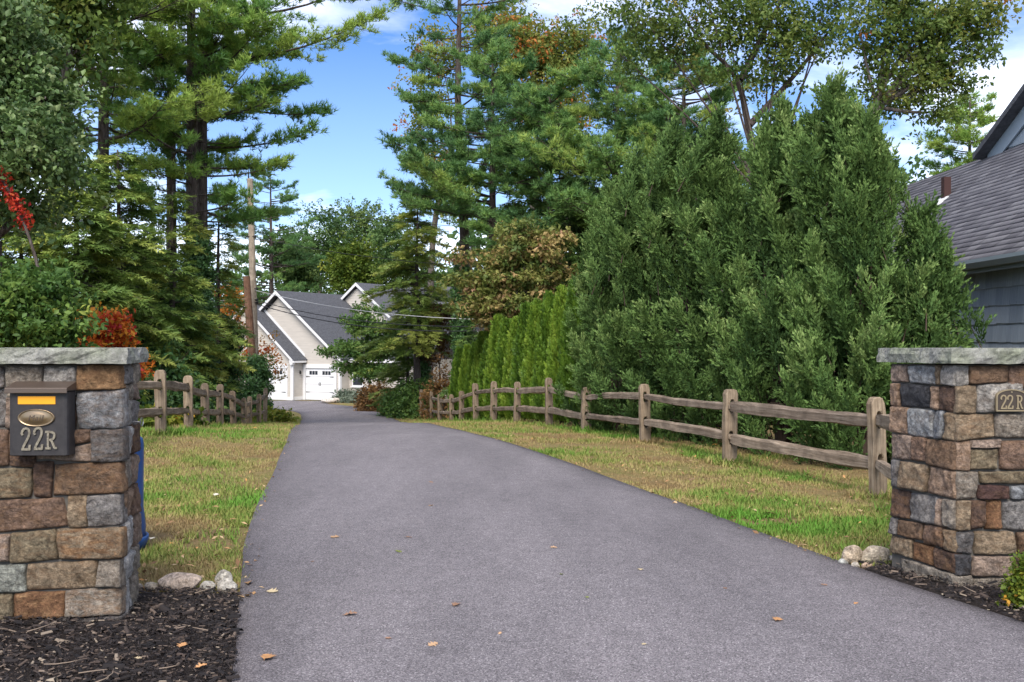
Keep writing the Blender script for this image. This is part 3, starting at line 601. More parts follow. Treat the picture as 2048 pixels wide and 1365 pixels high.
# ------------------------------------------------------------------ split rail fences
def post_mesh(h, w, t, s1, s2, rng):
    """Upright with two through slots for the rails; dog-eared top; split faces slightly uneven."""
    xs = [-w / 2, -w * .2, w * .2, w / 2]; zs = [-.3, 0, s1 - .075, s1 - .04, s1 + .05, s1 + .085, s2 - .075, s2 - .04, s2 + .05, s2 + .085, h - .05, h]
    slot = {3, 7}; half = {2, 4, 6, 8}; off = Vector(rng.uniform(-30, 30, 3))
    bm = bmesh.new(); V = {}
    def vert(i, j, k):
        if (i, j, k) not in V:
            x, z = xs[i], zs[j]
            if j == len(zs) - 1: x *= .72; z += (.012 if i in (1, 2) else -.0)
            if i in (1, 2) and (j in (2, 6)): x *= .55
            if i in (1, 2) and (j in (5, 9)): x *= .55
            y = (-t / 2, t / 2)[k]
            if i in (0, 3): y *= .9
            p = Vector((x, y, z)); p += Vector((mnoise.noise(p * 5 + off), mnoise.noise(p * 5 - off), 0)) * .016
            V[(i, j, k)] = bm.verts.new(p)
        return V[(i, j, k)]
    def solid(i, j): return 0 <= i < 3 and 0 <= j < len(zs) - 1 and not (i == 1 and (j in slot or j in half))
    for i in range(3):
        for j in range(len(zs) - 1):
            if not solid(i, j): continue
            bm.faces.new((vert(i, j, 0), vert(i + 1, j, 0), vert(i + 1, j + 1, 0), vert(i, j + 1, 0)))
            bm.faces.new((vert(i, j, 1), vert(i, j + 1, 1), vert(i + 1, j + 1, 1), vert(i + 1, j, 1)))
            for (di, dj, a, b) in ((-1, 0, (i, j), (i, j + 1)), (1, 0, (i + 1, j), (i + 1, j + 1)), (0, -1, (i, j), (i + 1, j)), (0, 1, (i, j + 1), (i + 1, j + 1))):
                if not solid(i + di, j + dj): bm.faces.new((vert(*a, 0), vert(*b, 0), vert(*b, 1), vert(*a, 1)))
    bmesh.ops.recalc_face_normals(bm, faces=bm.faces)
    bmesh.ops.bevel(bm, geom=[e for e in bm.edges if e.calc_face_angle(0) > .9], offset=.008, segments=1, affect='EDGES')
    me = bpy.data.meshes.new('post'); bm.to_mesh(me); bm.free(); me.materials.append(M['post']); return me
def rail_mesh(L, hh, ht, rng):
    """Split rail lying along local X: irregular section, tapered ends, a little bow."""
    n, k = 17, 6; V = []; off = Vector(rng.uniform(-40, 40, 3)); bow = rng.normal(0, .014, 2); ph = rng.uniform(0, 6)
    for i in range(n):
        s = i / (n - 1); tp = min(1, .50 + min(s, 1 - s) * 6); x = s * L
        cz = bow[0] * math.sin(math.pi * s) + .004 * math.sin(s * 7 + ph) + .006 * mnoise.noise(Vector((s * 9, ph, 0))); cy = bow[1] * math.sin(math.pi * s) + .006 * math.sin(s * 5 + ph)
        for j in range(k):
            a = 2 * math.pi * j / k + .3; q = Vector((x * 1.1, math.cos(a) * 2.6, math.sin(a) * 2.6)) + off
            r = 1 + .34 * mnoise.noise(q) + .16 * mnoise.noise(Vector((q.x * 4, q.y, q.z)))
            ex = lambda c: math.copysign(abs(c) ** .55, c)
            V.append((x, cy + ex(math.cos(a)) * ht * tp * r, cz + ex(math.sin(a)) * hh * tp * r))
    F = [(i * k + j, i * k + (j + 1) % k, (i + 1) * k + (j + 1) % k, (i + 1) * k + j) for i in range(n - 1) for j in range(k)] + [tuple(range(k))[::-1], tuple(range((n - 1) * k, n * k))]
    me = bpy.data.meshes.new('rail'); me.from_pydata(V, [], F); me.update(); me.materials.append(M['rail'])
    return me
def fence(name, label, posts, seed, ends=()):
    rng = np.random.default_rng(seed); root = empty(name, (posts[0][0].x, posts[0][0].y, posts[0][0].z)); tag(root, label, 'fence', 'split rail fences'); org = root.location.copy()
    slots = []
    for i, (p, h) in enumerate(posts):
        a = posts[max(i - 1, 0)][0]; b = posts[min(i + 1, len(posts) - 1)][0]; d = (b - a); yaw = math.atan2(d.y, d.x) - math.pi / 2
        s1, s2 = h * .34, h * .775
        o = link('post', post_mesh(h, .155 + rng.uniform(-.012, .018), .10, s1, s2, rng), root); o.location = p - org; o.rotation_euler = (rng.normal(0, .012), rng.normal(0, .016), yaw + rng.normal(0, .06))
        slots.append((p + Vector((0, 0, s1)), p + Vector((0, 0, s2))))
    pairs = [(slots[i], slots[i + 1]) for i in range(len(slots) - 1)] + list(ends)
    for i, (sa, sb) in enumerate(pairs):
        for j in (0, 1):
            a, b = sa[j].copy(), sb[j].copy(); d = (b - a).normalized(); side = Vector((-d.y, d.x, 0)).normalized() * .012 * (1 if i % 2 else -1)
            a += side - d * .07 + Vector((0, 0, rng.normal(0, .008))); b += side + d * .07 + Vector((0, 0, rng.normal(0, .008)))
            o = link('rail', rail_mesh((b - a).length, .062 + rng.uniform(-.01, .012), .036, rng), root); o.location = a - org
            d = b - a; o.rotation_euler = (0, -math.atan2(d.z, math.hypot(d.x, d.y)), math.atan2(d.y, d.x))
def fpost(px, d, top):
    p = foot(px, d); return (p, max(.7, EYE - (top - HZ) / FPX * d - p.z))
LP = [fpost(182, 11.7, 731), fpost(322, 14.6, 742), fpost(377, 17.6, 753), fpost(411, 20.6, 768), fpost(440, 23.6, 770), fpost(467, 27, 783), fpost(488, 30, 797), fpost(499, 33, 794), fpost(518, 36, 789), fpost(530, 39, 777)]
fence('split_rail_fence', 'weathered split rail fence of two rails beside the pillar with mailbox', LP, 31)
RP = [fpost(1757, 9.57, 797), fpost(1458, 12.4, 781), fpost(1290, 15.3, 770), fpost(1172, 18.2, 776), fpost(1098, 21, 757), fpost(1034, 24, 765), fpost(987, 26.9, 764), fpost(952, 29.8, 768), fpost(923, 32.8, 783), fpost(904, 35.7, 790), fpost(880, 38.6, 789), fpost(863, 41.5, 783), fpost(843, 44.4, 780)]
_e = Vector((2.75, 6.25, 0)); _h = RP[0][1]; _p = RP[0][0]
fence('split_rail_fence', 'grey brown split rail fence below the evergreens, beside the pillar with plaque', RP, 32,
      ends=[((_p + Vector((0, 0, _h * .34)), _p + Vector((0, 0, _h * .775))), (Vector((_e.x, _e.y, .22)), Vector((_e.x, _e.y, .66))))])

# ------------------------------------------------------------------ beige garage house
def f_siding(c):
    def fn(nt, n, l, b):
        r = ramp(n, [(.3, tuple(x * .92 for x in c)), (.7, tuple(x * 1.05 for x in c))]); l.new(nz(n, l, coords(n, l, (.4, .4, 3)), 3, 4, .6), r.inputs[0]); l.new(r.outputs[0], b.inputs['Base Color'])
    return fn
M['siding'] = mat('beige_siding', rough=.6, spec=.3, fn=f_siding((.47, .435, .395)))
M['white'] = mat('white_trim', (.62, .62, .63), .5)
M['doorwhite'] = mat('white_door_paint', (.64, .65, .675), .45)
def f_roof(c0, c1, c2, s=(5.5, 5.5, 5.5)):
    def fn(nt, n, l, b):
        r = ramp(n, [(.3, c0), (.5, c1), (.72, c2)]); l.new(nz(n, l, coords(n, l, s), 1.6, 6, .7), r.inputs[0]); l.new(r.outputs[0], b.inputs['Base Color'])
        bump(n, l, b, nz(n, l, coords(n, l), 60, 3), .3, .01)
    return fn
M['roof'] = mat('charcoal_shingle', rough=.9, spec=.2, fn=f_roof((.055, .058, .066), (.085, .088, .10), (.125, .13, .145)))
M['pane'] = mat('dark_glass', (.02, .025, .035), .08, spec=.6)
M['iron'] = mat('black_iron', (.015, .015, .016), .5)
M['concrete'] = mat('concrete', (.38, .37, .35), .9)
HO = Vector((-13.8125, 68.0, -2.352)); 
def gable_siding(mb, poly_fn, u0, u1, z0, z1, v, ex=.115):
    """Lapped boards on the plane y=v between left and right limits given by poly_fn(z) -> (ul, ur)."""
    z = z0
    while z < z1 - .01:
        zt = min(z + ex, z1); a, b = poly_fn(z), poly_fn(zt)
        mb.add([(a[0], v - .022, z), (a[1], v - .022, z), (b[1], v - .004, zt), (b[0], v - .004, zt), (a[0], v, z), (a[1], v, z)], [(0, 1, 2, 3), (4, 5, 1, 0)])
        z = zt
def garage_door(root, u0, u1, z1, v):
    """Sectional carriage-style door: four panels, six panes in two groups, strap hinges and a pair of pulls."""
    d = MB(); d.box(u0, u1, v + .03, v + .05, 0, z1); door = d.build('garage_door', M['doorwhite'], root)
    hp = z1 / 4
    for i in range(4):
        m = MB(); m.box(u0 + .01, u1 - .01, v, v + .03, i * hp + .012, (i + 1) * hp - .012); m.build('door_panel', M['doorwhite'], door, bevel=.006)
    w = (u1 - u0)
    for g in (0, 1):
        c = u0 + w * (.27 if g == 0 else .73)
        for k in range(3):
            x = c + (k - 1) * .245; m = MB(); m.box(x - .105, x + .105, v - .004, v + .01, z1 - .42, z1 - .17); m.build('pane', M['pane'], door)
    for (x, s) in ((u0 + .03, 1), (u1 - .03, -1)):
        for z in (.52, z1 - .56):
            m = MB(); m.prism([(x, z - .03), (x + s * .30, z - .012), (x + s * .36, z), (x + s * .30, z + .012), (x, z + .03)], 'y', v - .012, v - .001); m.build('strap_hinge', M['iron'], door)
    for s in (-1, 1):
        m = MB(); x = (u0 + u1) / 2 + s * .055; m.tube([(x, v, .95), (x, v - .04, .99), (x, v - .04, 1.13), (x, v, 1.17)], .016, 6); m.build('handle', M['iron'], door)
    return door
def roof_slab(mb, u0, z0, u1, z1, v0, v1, t=.14):
    """Roof plane rising from eave (u0,z0) to ridge (u1,z1), from v0 to v1."""
    n = Vector((-(z1 - z0), u1 - u0)).normalized(); n = n if n.y > 0 else -n; o = n * t
    mb.prism([(u0, z0), (u1, z1), (u1 + 0, z1 + t * 1.25), (u0 + o.x, z0 + o.y)], 'y', v0, v1)
def courses(mb, u0, z0, u1, z1, v0, v1, t, ex=.145, lift=.016):
    """Shingle courses as thin lapped strips on a roof plane made by roof_slab."""
    L = math.hypot(u1 - u0, z1 - z0); e = Vector(((u1 - u0) / L, (z1 - z0) / L)); n = Vector((-e.y, e.x)); n = n if n.y > 0 else -n; s = 0
    b = Vector((u0, z0)) + n * t
    while s < L - .02:
        s1 = min(s + ex, L); p, q = b + e * s, b + e * s1
        mb.prism([(p.x, p.y), (p.x + n.x * lift, p.y + n.y * lift), (q.x + n.x * .003, q.y + n.y * .003), (q.x, q.y)], 'y', v0, v1); s = s1
def beige_house():
    root = empty('beige_house', HO, math.radians(-30)); tag(root, 'beige clapboard house with two white garage doors and charcoal gable roof', 'house')
    P = .805; AU, AZ = -2.25, 7.13; EU, EZ = 3.35, 2.62; LU = -7.85
    # ---- main gable
    core = MB(); core.prism([(LU + .3, 0), (EU - .32, 0), (EU - .32, EZ + .1), (AU, AZ - .2), (LU + .3, EZ + .1)], 'y', .12, 12); core.build('wall', M['siding'], root)
    def lim(z): 
        zz = max(z, EZ); return (LU + (zz - EZ) / P + .3, EU - (zz - EZ) / P - .3 + 0 * z)
    mb = MB(); gable_siding(mb, lambda z: lim(z), 0, 0, 2.36, AZ - .3, .12)
    def seg(a, b):
        gable_siding(mb, lambda z: (a, b), 0, 0, .22, 2.36, .12)
    seg(-7.5, -.17); seg(2.72, 2.9)
    o = mb.build('clapboard_siding', M['siding'], root); o['kind'] = 'stuff'
    # side wall (right), seen at a slant
    r = MB(); roof_slab(r, EU, EZ, AU, AZ, -.28, 12.2); roof_slab(r, LU, EZ, AU, AZ, -.28, 6.5); ro = r.build('roof', M['roof'], root)
    cs = MB(); courses(cs, EU, EZ, AU, AZ + .035, -.27, 12.2, .142); o = cs.build('shingles', M['roof'], ro); o['kind'] = 'stuff'
    # white rakes and trim
    def rake(u0, z0, u1, z1, v, wd=.2):
        wd *= .35
        m = MB(); m.prism([(u0, z0 - wd), (u1, z1 - wd), (u1, z1 + .16), (u0, z0 + .12)], 'y', v - .035, v); return m.build('rake_board', M['white'], root)
    rake(EU, EZ, AU, AZ, -.285); rake(LU, EZ, AU, AZ, -.285)
    m = MB(); m.box(EU - .46, EU - .3, .03, .2, 0, EZ); m.build('corner_board', M['white'], root)
    m = MB(); m.box(EU - .3, EU + .12, -.25, .12, EZ - .16, EZ - .02); m.build('eave_return', M['white'], root)
    m = MB(); m.box(-.17, .08, .02, .14, 0, 2.36); m.box(2.5, 2.72, .02, .14, 0, 2.36); m.box(.08, 2.5, .02, .14, 2.1, 2.36); m.build('door_surround', M['white'], root)
    m = MB(); m.box(-7.5, -.17, .06, .16, 0, .22); m.box(2.72, 2.9, .06, .16, 0, .22); m.build('skirt_board', M['white'], root)
    garage_door(root, .085, 2.495, 2.09, .10)
    # ---- projecting wing on the left with its own gable
    WU, WZ, RU, RZ = .12, 2.55, -4.2, 6.2; WL = -8.5
    core = MB(); core.prism([(WL + .3, 0), (-.15, 0), (-.15, 2.7), (RU, RZ - .15), (WL + .3, 2.7)], 'y', -.98, .05); core.build('wing_wall', M['siding'], root)
    k = (RZ - WZ) / (WU - RU)
    mb = MB()
    def wl(z): zz = max(z, 2.62); return (WL + .3 + (zz - 2.62) / k, -.15 - (zz - 2.62) / k)
    gable_siding(mb, wl, 0, 0, 2.36, RZ - .35, -.98); gable_siding(mb, lambda z: (-.52, -.28), 0, 0, .22, 2.36, -.98); gable_siding(mb, lambda z: (-4.4, -3.4), 0, 0, .22, 2.36, -.98)
    z = .22
    while z < 2.5:   # side wall facing right
        mb.add([(-.128, -.9, z), (-.128, .1, z), (-.146, .1, z + .115), (-.146, -.9, z + .115), (-.15, -.9, z), (-.15, .1, z)], [(0, 1, 2, 3), (4, 5, 1, 0)]); z += .115
    o = mb.build('clapboard_siding', M['siding'], root); o['kind'] = 'stuff'
    r = MB(); roof_slab(r, WU, WZ, RU, RZ, -1.24, .1); roof_slab(r, WL - .1, WZ, RU, RZ, -1.24, 3); ro = r.build('wing_roof', M['roof'], root)
    cs = MB(); courses(cs, WU, WZ, RU, RZ + .035, -1.23, .1, .142); o = cs.build('shingles', M['roof'], ro); o['kind'] = 'stuff'
    rake(WU, WZ, RU, RZ, -1.245, .16); rake(WL, WZ, RU, RZ, -1.245, .16)
    m = MB(); m.prism([(WU - .02, WZ - .2), (-.12, WZ - .2), (-.2, WZ + .1), (WU - .02, WZ + .02)], 'y', -1.24, -1.0); m.build('eave_return', M['white'], root)
    m = MB(); m.box(WU - .02, WU + .1, -1.25, .0, WZ - .08, WZ + .05); m.build('gutter', M['white'], root)
    # step flashing board along the wall above the wing roof
    m = MB(); m.prism([(WU - .12, WZ + .27), (RU + .5, RZ - .19), (RU + .5, RZ + .02), (WU - .12, WZ + .48)], 'y', .06, .095); m.build('flashing_board', M['white'], root)
    m = MB(); m.box(-.28, -.1, -1.02, -.86, 0, 2.5); m.build('corner_board', M['white'], root)
    m = MB(); m.tube([(.06, -1.05, 2.5), (-.04, -1.05, 2.35), (-.04, -1.05, .1), (.04, -1.1, .05)], .04, 8); m.build('downspout', M['white'], root)
    m = MB(); m.box(-.67, -.52, -1.03, -.94, 0, 2.36); m.box(-3.4, -3.25, -1.03, -.94, 0, 2.36); m.box(-3.25, -.67, -1.03, -.94, 2.12, 2.36); m.build('door_surround', M['white'], root)
    m = MB(); m.box(-.52, -.28, -1.02, -.94, 0, .22); m.box(-.15, -.11, -.86, .1, 0, .22); m.build('skirt_board', M['white'], root)
    garage_door(root, -3.245, -.675, 2.11, -.985)
    la = MB(); la.tube([(-.11, -.35, 1.95), (-.02, -.35, 1.98), (.0, -.35, 1.9)], .012, 6); la.lathe([(.02, -.16), (.06, -.14), (.075, .02), (.03, .07)], 8, (.0, -.35, 1.86)); la.build('wall_lantern', M['iron'], root)
    # ---- recessed part to the right with a window
    m = MB(); m.box(2.9, 9, 1.0, 6, 0, 2.7); m.build('wall', M['siding'], root)
    mb = MB(); gable_siding(mb, lambda z: (2.95, 9), 0, 0, .22, 2.6, 1.0); o = mb.build('clapboard_siding', M['siding'], root); o['kind'] = 'stuff'
    r = MB(); r.prism([(.6, 2.55), (.6, 2.7), (6.5, 6.4), (6.5, 6.2)], 'x', 3.2, 9.3); r.build('roof', M['roof'], root)
    m = MB(); m.box(3.15, 9.3, .52, .62, 2.5, 2.7); m.build('gutter', M['white'], root)
    w = MB(); w.box(3.3, 4.25, .93, 1.0, .92, 2.05); wf = w.build('window', M['white'], root)
    m = MB(); m.box(3.4, 4.15, .91, .96, 1.02, 1.95); m.build('pane', M['pane'], wf); m = MB(); m.box(3.22, 4.33, .86, 1.0, .86, .93); m.build('sill', M['white'], wf)
    m = MB(); m.box(3.4, 4.15, .9, .95, 1.47, 1.51); m.build('sash_bar', M['white'], wf)
    # ---- tall gable and long roof behind
    GU, GZ = -.45, 7.95
    core = MB(); core.prism([(GU - 4.3, 0), (GU + 4.3, 0), (GU + 4.3, GZ - 3.5), (GU, GZ - .15), (GU - 4.3, GZ - 3.5)], 'y', 6.3, 10); core.build('rear_wall', M['siding'], root)
    mb = MB(); gable_siding(mb, lambda z: (GU - 4.3 + max(0, z - GZ + 3.5) / .8, GU + 4.3 - max(0, z - GZ + 3.5) / .8), 0, 0, 3.2, GZ - .3, 6.3); o = mb.build('clapboard_siding', M['siding'], root); o['kind'] = 'stuff'
    r = MB(); roof_slab(r, GU + 4.7, GZ - 3.75, GU, GZ, 6.0, 13); roof_slab(r, GU - 4.7, GZ - 3.75, GU, GZ, 6.0, 13); r.build('rear_roof', M['roof'], root)
    rake(GU + 4.7, GZ - 3.75, GU, GZ, 5.995, .18); rake(GU - 4.7, GZ - 3.75, GU, GZ, 5.995, .18)
    m = MB(); m.box(1, 15, 8.2, 15, 0, 4.7); m.build('rear_wall', M['siding'], root)
    r = MB(); r.prism([(7.7, 4.55), (7.7, 4.72), (11.5, 7.95), (15.4, 4.72), (15.4, 4.55), (11.5, 7.75)], 'x', .9, 15.4); r.build('rear_roof', M['roof'], root)
    m = MB(); m.box(.9, 15.4, 7.6, 7.7, 4.5, 4.68); m.build('gutter', M['white'], root)
beige_house()

# ------------------------------------------------------------------ blue-grey house on the right
def f_shake(nt, n, l, b):
    oi = n.new('ShaderNodeObjectInfo'); r = ramp(n, [(0, (.22, .262, .31)), (.5, (.262, .308, .36)), (1, (.31, .355, .405))]); l.new(oi.outputs['Random'], r.inputs[0])
    g = ramp(n, [(.3, (.86, .87, .88)), (.7, (1.1, 1.1, 1.1))]); l.new(nz(n, l, coords(n, l, (30, 30, 1.5)), 1.2, 5, .7), g.inputs[0])
    l.new(mixc(n, l, 1.0, r.outputs[0], g.outputs[0], 'MULTIPLY'), b.inputs['Base Color']); bump(n, l, b, nz(n, l, coords(n, l, (40, 40, 1.5)), 1.2, 5, .7), .4, .006)
M['shake'] = mat('blue_grey_shake', rough=.75, spec=.2, fn=f_shake)
M['bluetrim'] = mat('slate_blue_trim', (.17, .21, .235), .5)
M['copper'] = mat('rusty_vent_pipe', (.055, .028, .026), .7, spec=.2)
def f_tab(nt, n, l, b):
    a = n.new('ShaderNodeAttribute'); a.attribute_name = 'tint'; r = ramp(n, [(0, (.105, .102, .116)), (.5, (.142, .138, .154)), (1, (.185, .18, .195))]); l.new(a.outputs['Fac'], r.inputs[0])
    g = ramp(n, [(.3, (.8, .8, .8)), (.7, (1.15, 1.15, 1.15))]); l.new(nz(n, l, coords(n, l), 90, 4, .7), g.inputs[0])
    l.new(mixc(n, l, 1.0, r.outputs[0], g.outputs[0], 'MULTIPLY'), b.inputs['Base Color']); bump(n, l, b, nz(n, l, coords(n, l), 160, 3), .5, .004)
M['tab'] = mat('purple_grey_shingle', rough=.9, spec=.2, fn=f_tab)
def blue_house():
    rng = np.random.default_rng(41); yaw = math.radians(2.8); root = empty('blue_house', (6.75, 13.5, gz(6.75, 13.5)), yaw)
    tag(root, 'blue grey shingled house with grey roof beside the dark evergreens', 'house'); g = root.location.z
    EZ, RZ = 2.46 - g, 4.94 - g; EX, RX = -.24, 2.82; Y0, Y1 = -3.0, 11.5          # eave and ridge in the house's own axes
    m = MB(); m.prism([(.02, -.2), (5.6, -.2), (5.6, EZ + .1), (RX, RZ - .2), (.02, EZ + .1)], 'y', Y0, Y1); m.build('wall', M['shake'], root)
    # shakes on the wall facing the drive, laid one by one near the frame's edge
    def shake(parent, x, y0, y1, z0, z1, lap):
        j = rng.normal(0, .004); mb = MB()
        mb.add([(x - .022, y0, z0 + j), (x - .022, y1, z0 + j), (x - .003, y1, z1), (x - .003, y0, z1), (x + .02, y0, z0 + j), (x + .02, y1, z0 + j), (x + .02, y1, z1), (x + .02, y0, z1)],
               [(0, 1, 2, 3), (4, 5, 1, 0), (0, 3, 7, 4), (1, 5, 6, 2), (3, 2, 6, 7)])
        return mb
    ex = .25; z = EZ - .12 - 9 * ex; far = MB()
    for c in range(9):
        y = Y0; zt = z + ex + .02
        while y < Y1:
            w = rng.uniform(.11, .22)
            if -1.1 < y < 3.6 and z > .0: shake(root, .0, y + .003, y + w - .003, z, zt, 0).build('shake', M['shake'], root)
            else:
                t_ = shake(root, .0, y + .003, y + w - .003, z, zt, 0); far.add(t_.v, t_.f)
            y += w
        z += ex
    o = far.build('shake_field', M['shake'], root); o['kind'] = 'stuff'
    m = MB(); m.box(EX + .02, .02, Y0, Y1, EZ - .10, EZ - .06); m.build('soffit', M['bluetrim'], root)
    m = MB(); m.box(EX, EX + .03, Y0, Y1, EZ - .16, EZ + .0); m.build('fascia', M['bluetrim'], root)
    m = MB(); m.prism([(EX - .005, EZ + .02), (EX - .12, EZ + .02), (EX - .125, EZ - .03), (EX - .085, EZ - .10), (EX - .005, EZ - .10)], 'y', Y0, Y1); m.build('gutter', M['bluetrim'], root)
    r = MB(); e = Vector((RX - EX, RZ - EZ)); L = e.length; e /= L; n = Vector((-e.y, e.x)); n = n if n.y > 0 else -n
    r.prism([(EX - .02, EZ + .02), (RX, RZ + .02), (RX, RZ - .12), (EX - .02, EZ - .06)], 'y', Y0, Y1 + .3); r.prism([(6.0, EZ + .02), (RX, RZ + .02), (RX, RZ - .12), (6.0, EZ - .06)], 'y', Y0, Y1 + .3); ro = r.build('roof', M['roof'], root)
    # lapped shingle tabs
    V = []; F = []; T = []; ex = .14; s = -.01; row = 0
    while s < L:
        y = Y0 + (row % 2) * .16 - rng.uniform(0, .05)
        while y < Y1 + .3:
            w = rng.uniform(.26, .36); h = rng.uniform(.010, .017); p = Vector((EX - .02, EZ + .02)) + e * s + n * .004; q = Vector((EX - .02, EZ + .02)) + e * min(s + ex + .01, L) + n * .004; b = len(V)
            V += [(p.x + n.x * h, y + .003, p.y + n.y * h), (p.x + n.x * h, y + w - .003, p.y + n.y * h), (q.x + n.x * .002, y + w - .003, q.y + n.y * .002), (q.x + n.x * .002, y + .003, q.y + n.y * .002), (p.x, y + .003, p.y), (p.x, y + w - .003, p.y)]
            F += [(b, b + 1, b + 2, b + 3), (b + 4, b + 5, b + 1, b)]; T += [rng.uniform()] * 6; y += w
        s += ex; row += 1
    o = link('shingles', np_mesh('shingles', V, F, M['tab'], T), ro); o['kind'] = 'stuff'
    # vent pipe with flashing, and a small bright patch
    p = Vector((EX, EZ)) + e * 2.5; y = 5.7
    m = MB(); m.box(p.x - .065, p.x + .065, y - .065, y + .065, p.y - .2, p.y + .42); v_ = m.build('vent_pipe', M['copper'], root)
    f = Vector((EX, EZ)) + e * 2.2 + n * .04; m = MB(); m.prism([(f.x, f.y), (f.x + e.x * .3, f.y + e.y * .3), (f.x + e.x * .3 + n.x * .02, f.y + e.y * .3 + n.y * .02), (f.x + n.x * .02, f.y + n.y * .02)], 'y', y - .17, y + .17); m.build('flashing', M['white'], root)
    # upper gable wall standing on the roof's top edge, with rake
    GX = RX - .05; b0, b1 = 5.85, -6.5; k = .50; zb = RZ - .05
    def top(y): return RZ + .12 + (b0 - y) * k
    m = MB(); m.add([(GX, b0, zb), (GX, b1, zb), (GX, b1, top(b1)), (GX, b0, top(b0)), (GX + 3, b0, zb), (GX + 3, b1, zb), (GX + 3, b1, top(b1)), (GX + 3, b0, top(b0))], [(0, 1, 2, 3), (7, 6, 5, 4), (0, 3, 7, 4), (1, 5, 6, 2), (3, 2, 6, 7)]); m.build('upper_wall', M['shake'], root)
    ex = .33; z = RZ + .02; c = 0
    while z < RZ + 3:
        y = b1 + rng.uniform(0, .1)
        while y < b0:
            w = rng.uniform(.15, .3); zt = min(z + ex + .02, top(y) - .02, top(y + w) - .02)
            if zt > z + .05 and y > 2.5: shake(root, GX, y + .003, y + w - .003, z, zt, 0).build('shake', M['shake'], root)
            y += w
        z += ex
    m = MB(); m.add([(GX - .06, b0 + .25, top(b0 + .25) - .30), (GX - .06, b1, top(b1) - .30), (GX - .06, b1, top(b1) + .02), (GX - .06, b0 + .25, top(b0 + .25) + .02), (GX - .026, b0 + .25, top(b0 + .25) - .30), (GX - .026, b1, top(b1) - .30), (GX - .026, b1, top(b1) + .02), (GX - .026, b0 + .25, top(b0 + .25) + .02)],
                    [(0, 1, 2, 3), (7, 6, 5, 4), (0, 3, 7, 4), (1, 5, 6, 2), (3, 2, 6, 7), (0, 4, 5, 1)]); m.build('rake_board', M['bluelight'], root)
    m = MB(); m.add([(GX - .28, b0 + .4, top(b0 + .4) + .03), (GX - .28, b1, top(b1) + .03), (GX - .28, b1, top(b1) + .14), (GX - .28, b0 + .4, top(b0 + .4) + .14), (GX + 3.2, b0 + .4, top(b0 + .4) + .03), (GX + 3.2, b1, top(b1) + .03), (GX + 3.2, b1, top(b1) + .14), (GX + 3.2, b0 + .4, top(b0 + .4) + .14)],
                    [(0, 1, 2, 3), (7, 6, 5, 4), (0, 3, 7, 4), (1, 5, 6, 2), (3, 2, 6, 7), (0, 4, 5, 1)]); m.build('upper_roof', M['roof'], root)
M['bluelight'] = mat('pale_blue_rake', (.29, .35, .41), .6)
blue_house()

# ------------------------------------------------------------------ poles, wires, bin, rocks
def pole(name, label, px, d, top, px_top, r0, r1, m):
    b = foot(px, d); t = at(px_top, top, d); mb = MB(); n = 9
    mb.tube([b.lerp(t, i / (n - 1)) - Vector((0, 0, .3 if i == 0 else 0)) - b for i in range(n)], [r0 + (r1 - r0) * i / (n - 1) for i in range(n)], 14)
    root = empty(name, b); tag(root, label, 'utility pole', 'utility poles')
    mb.build('shaft', m, root, smooth=False); return root, b, t
pr, pb, ptop = pole('utility_pole', 'tall grey wooden utility pole with wires in front of the garage house', 513, 46, 358, 500, .19, .125, M['pole'])
def on_pole(y): 
    k = (y - 358) / (800 - 358.); return at(500 + 13 * k, y, 46)
for y in (404, 474, 578, 600, 606):
    m = MB(); c = on_pole(y) - pb; m.tube([c + Vector((-.22, -.1, 0)), c + Vector((.22, -.1, 0))], .03, 6); m.lathe([(.03, -.05), (.05, 0), (.03, .06)], 8, (c.x + .2, c.y - .1, c.z)); m.build('insulator_bracket', M['iron'], pr)
m = MB(); c = on_pole(358) - pb; m.tube([c + Vector((-.06, 0, -.1)), c + Vector((-.07, 0, .32))], .03, 6); m.build('top_pin', M['iron'], pr)
sr, sb, st = pole('utility_pole', 'short reddish brown cut off pole leaning against the tall pole', 512, 45.2, 553, 493, .21, .145, M['stub'])
def wire(label, a, b, sag, r=.011, c='wire'):
    mb = MB(); n = 25; pts = [a.lerp(b, i / (n - 1)) - Vector((0, 0, sag * 4 * (i / (n - 1)) * (1 - i / (n - 1)))) for i in range(n)]
    o = mb.build('overhead_wire', M[c], smooth=True) if False else mb.tube(pts, r, 5).build('overhead_wire', M[c], smooth=True)
    tag(o, label, 'wire', 'overhead wires')
M['wire'] = mat('black_cable', (.02, .02, .022), .6)
M['wire_pale'] = mat('pale_cable', (.45, .45, .45), .5)
wire('topmost wire running from the tall pole towards the tall pine', on_pole(404), at(1120, 462, 40), .25)
wire('second highest wire from the tall pole, passing the leaning trunk', on_pole(474), at(1110, 540, 36), .3)
wire('pale service cable from the tall pole across the garage roof to the arborvitaes', on_pole(580), at(1045, 640, 34), .35, .014, 'wire_pale')
wire('upper of two thick black cables crossing in front of the garage gable', on_pole(600), at(1010, 652, 36), .4, .018)
wire('lower of two thick black cables crossing in front of the garage gable', on_pole(607), at(1000, 660, 36), .45, .02)
wire('highest wire running off past the hemlocks beyond the mailbox pillar', on_pole(474), at(-120, 465, 38), .45)
wire('pale wire just above the mailbox pillar cap, ending at the tall pole', on_pole(597), at(-60, 603, 42), .2, .011, 'wire_pale')
wire('black cable just above the mailbox pillar cap, ending at the tall pole', on_pole(606), at(-60, 629, 42), .25, .016)

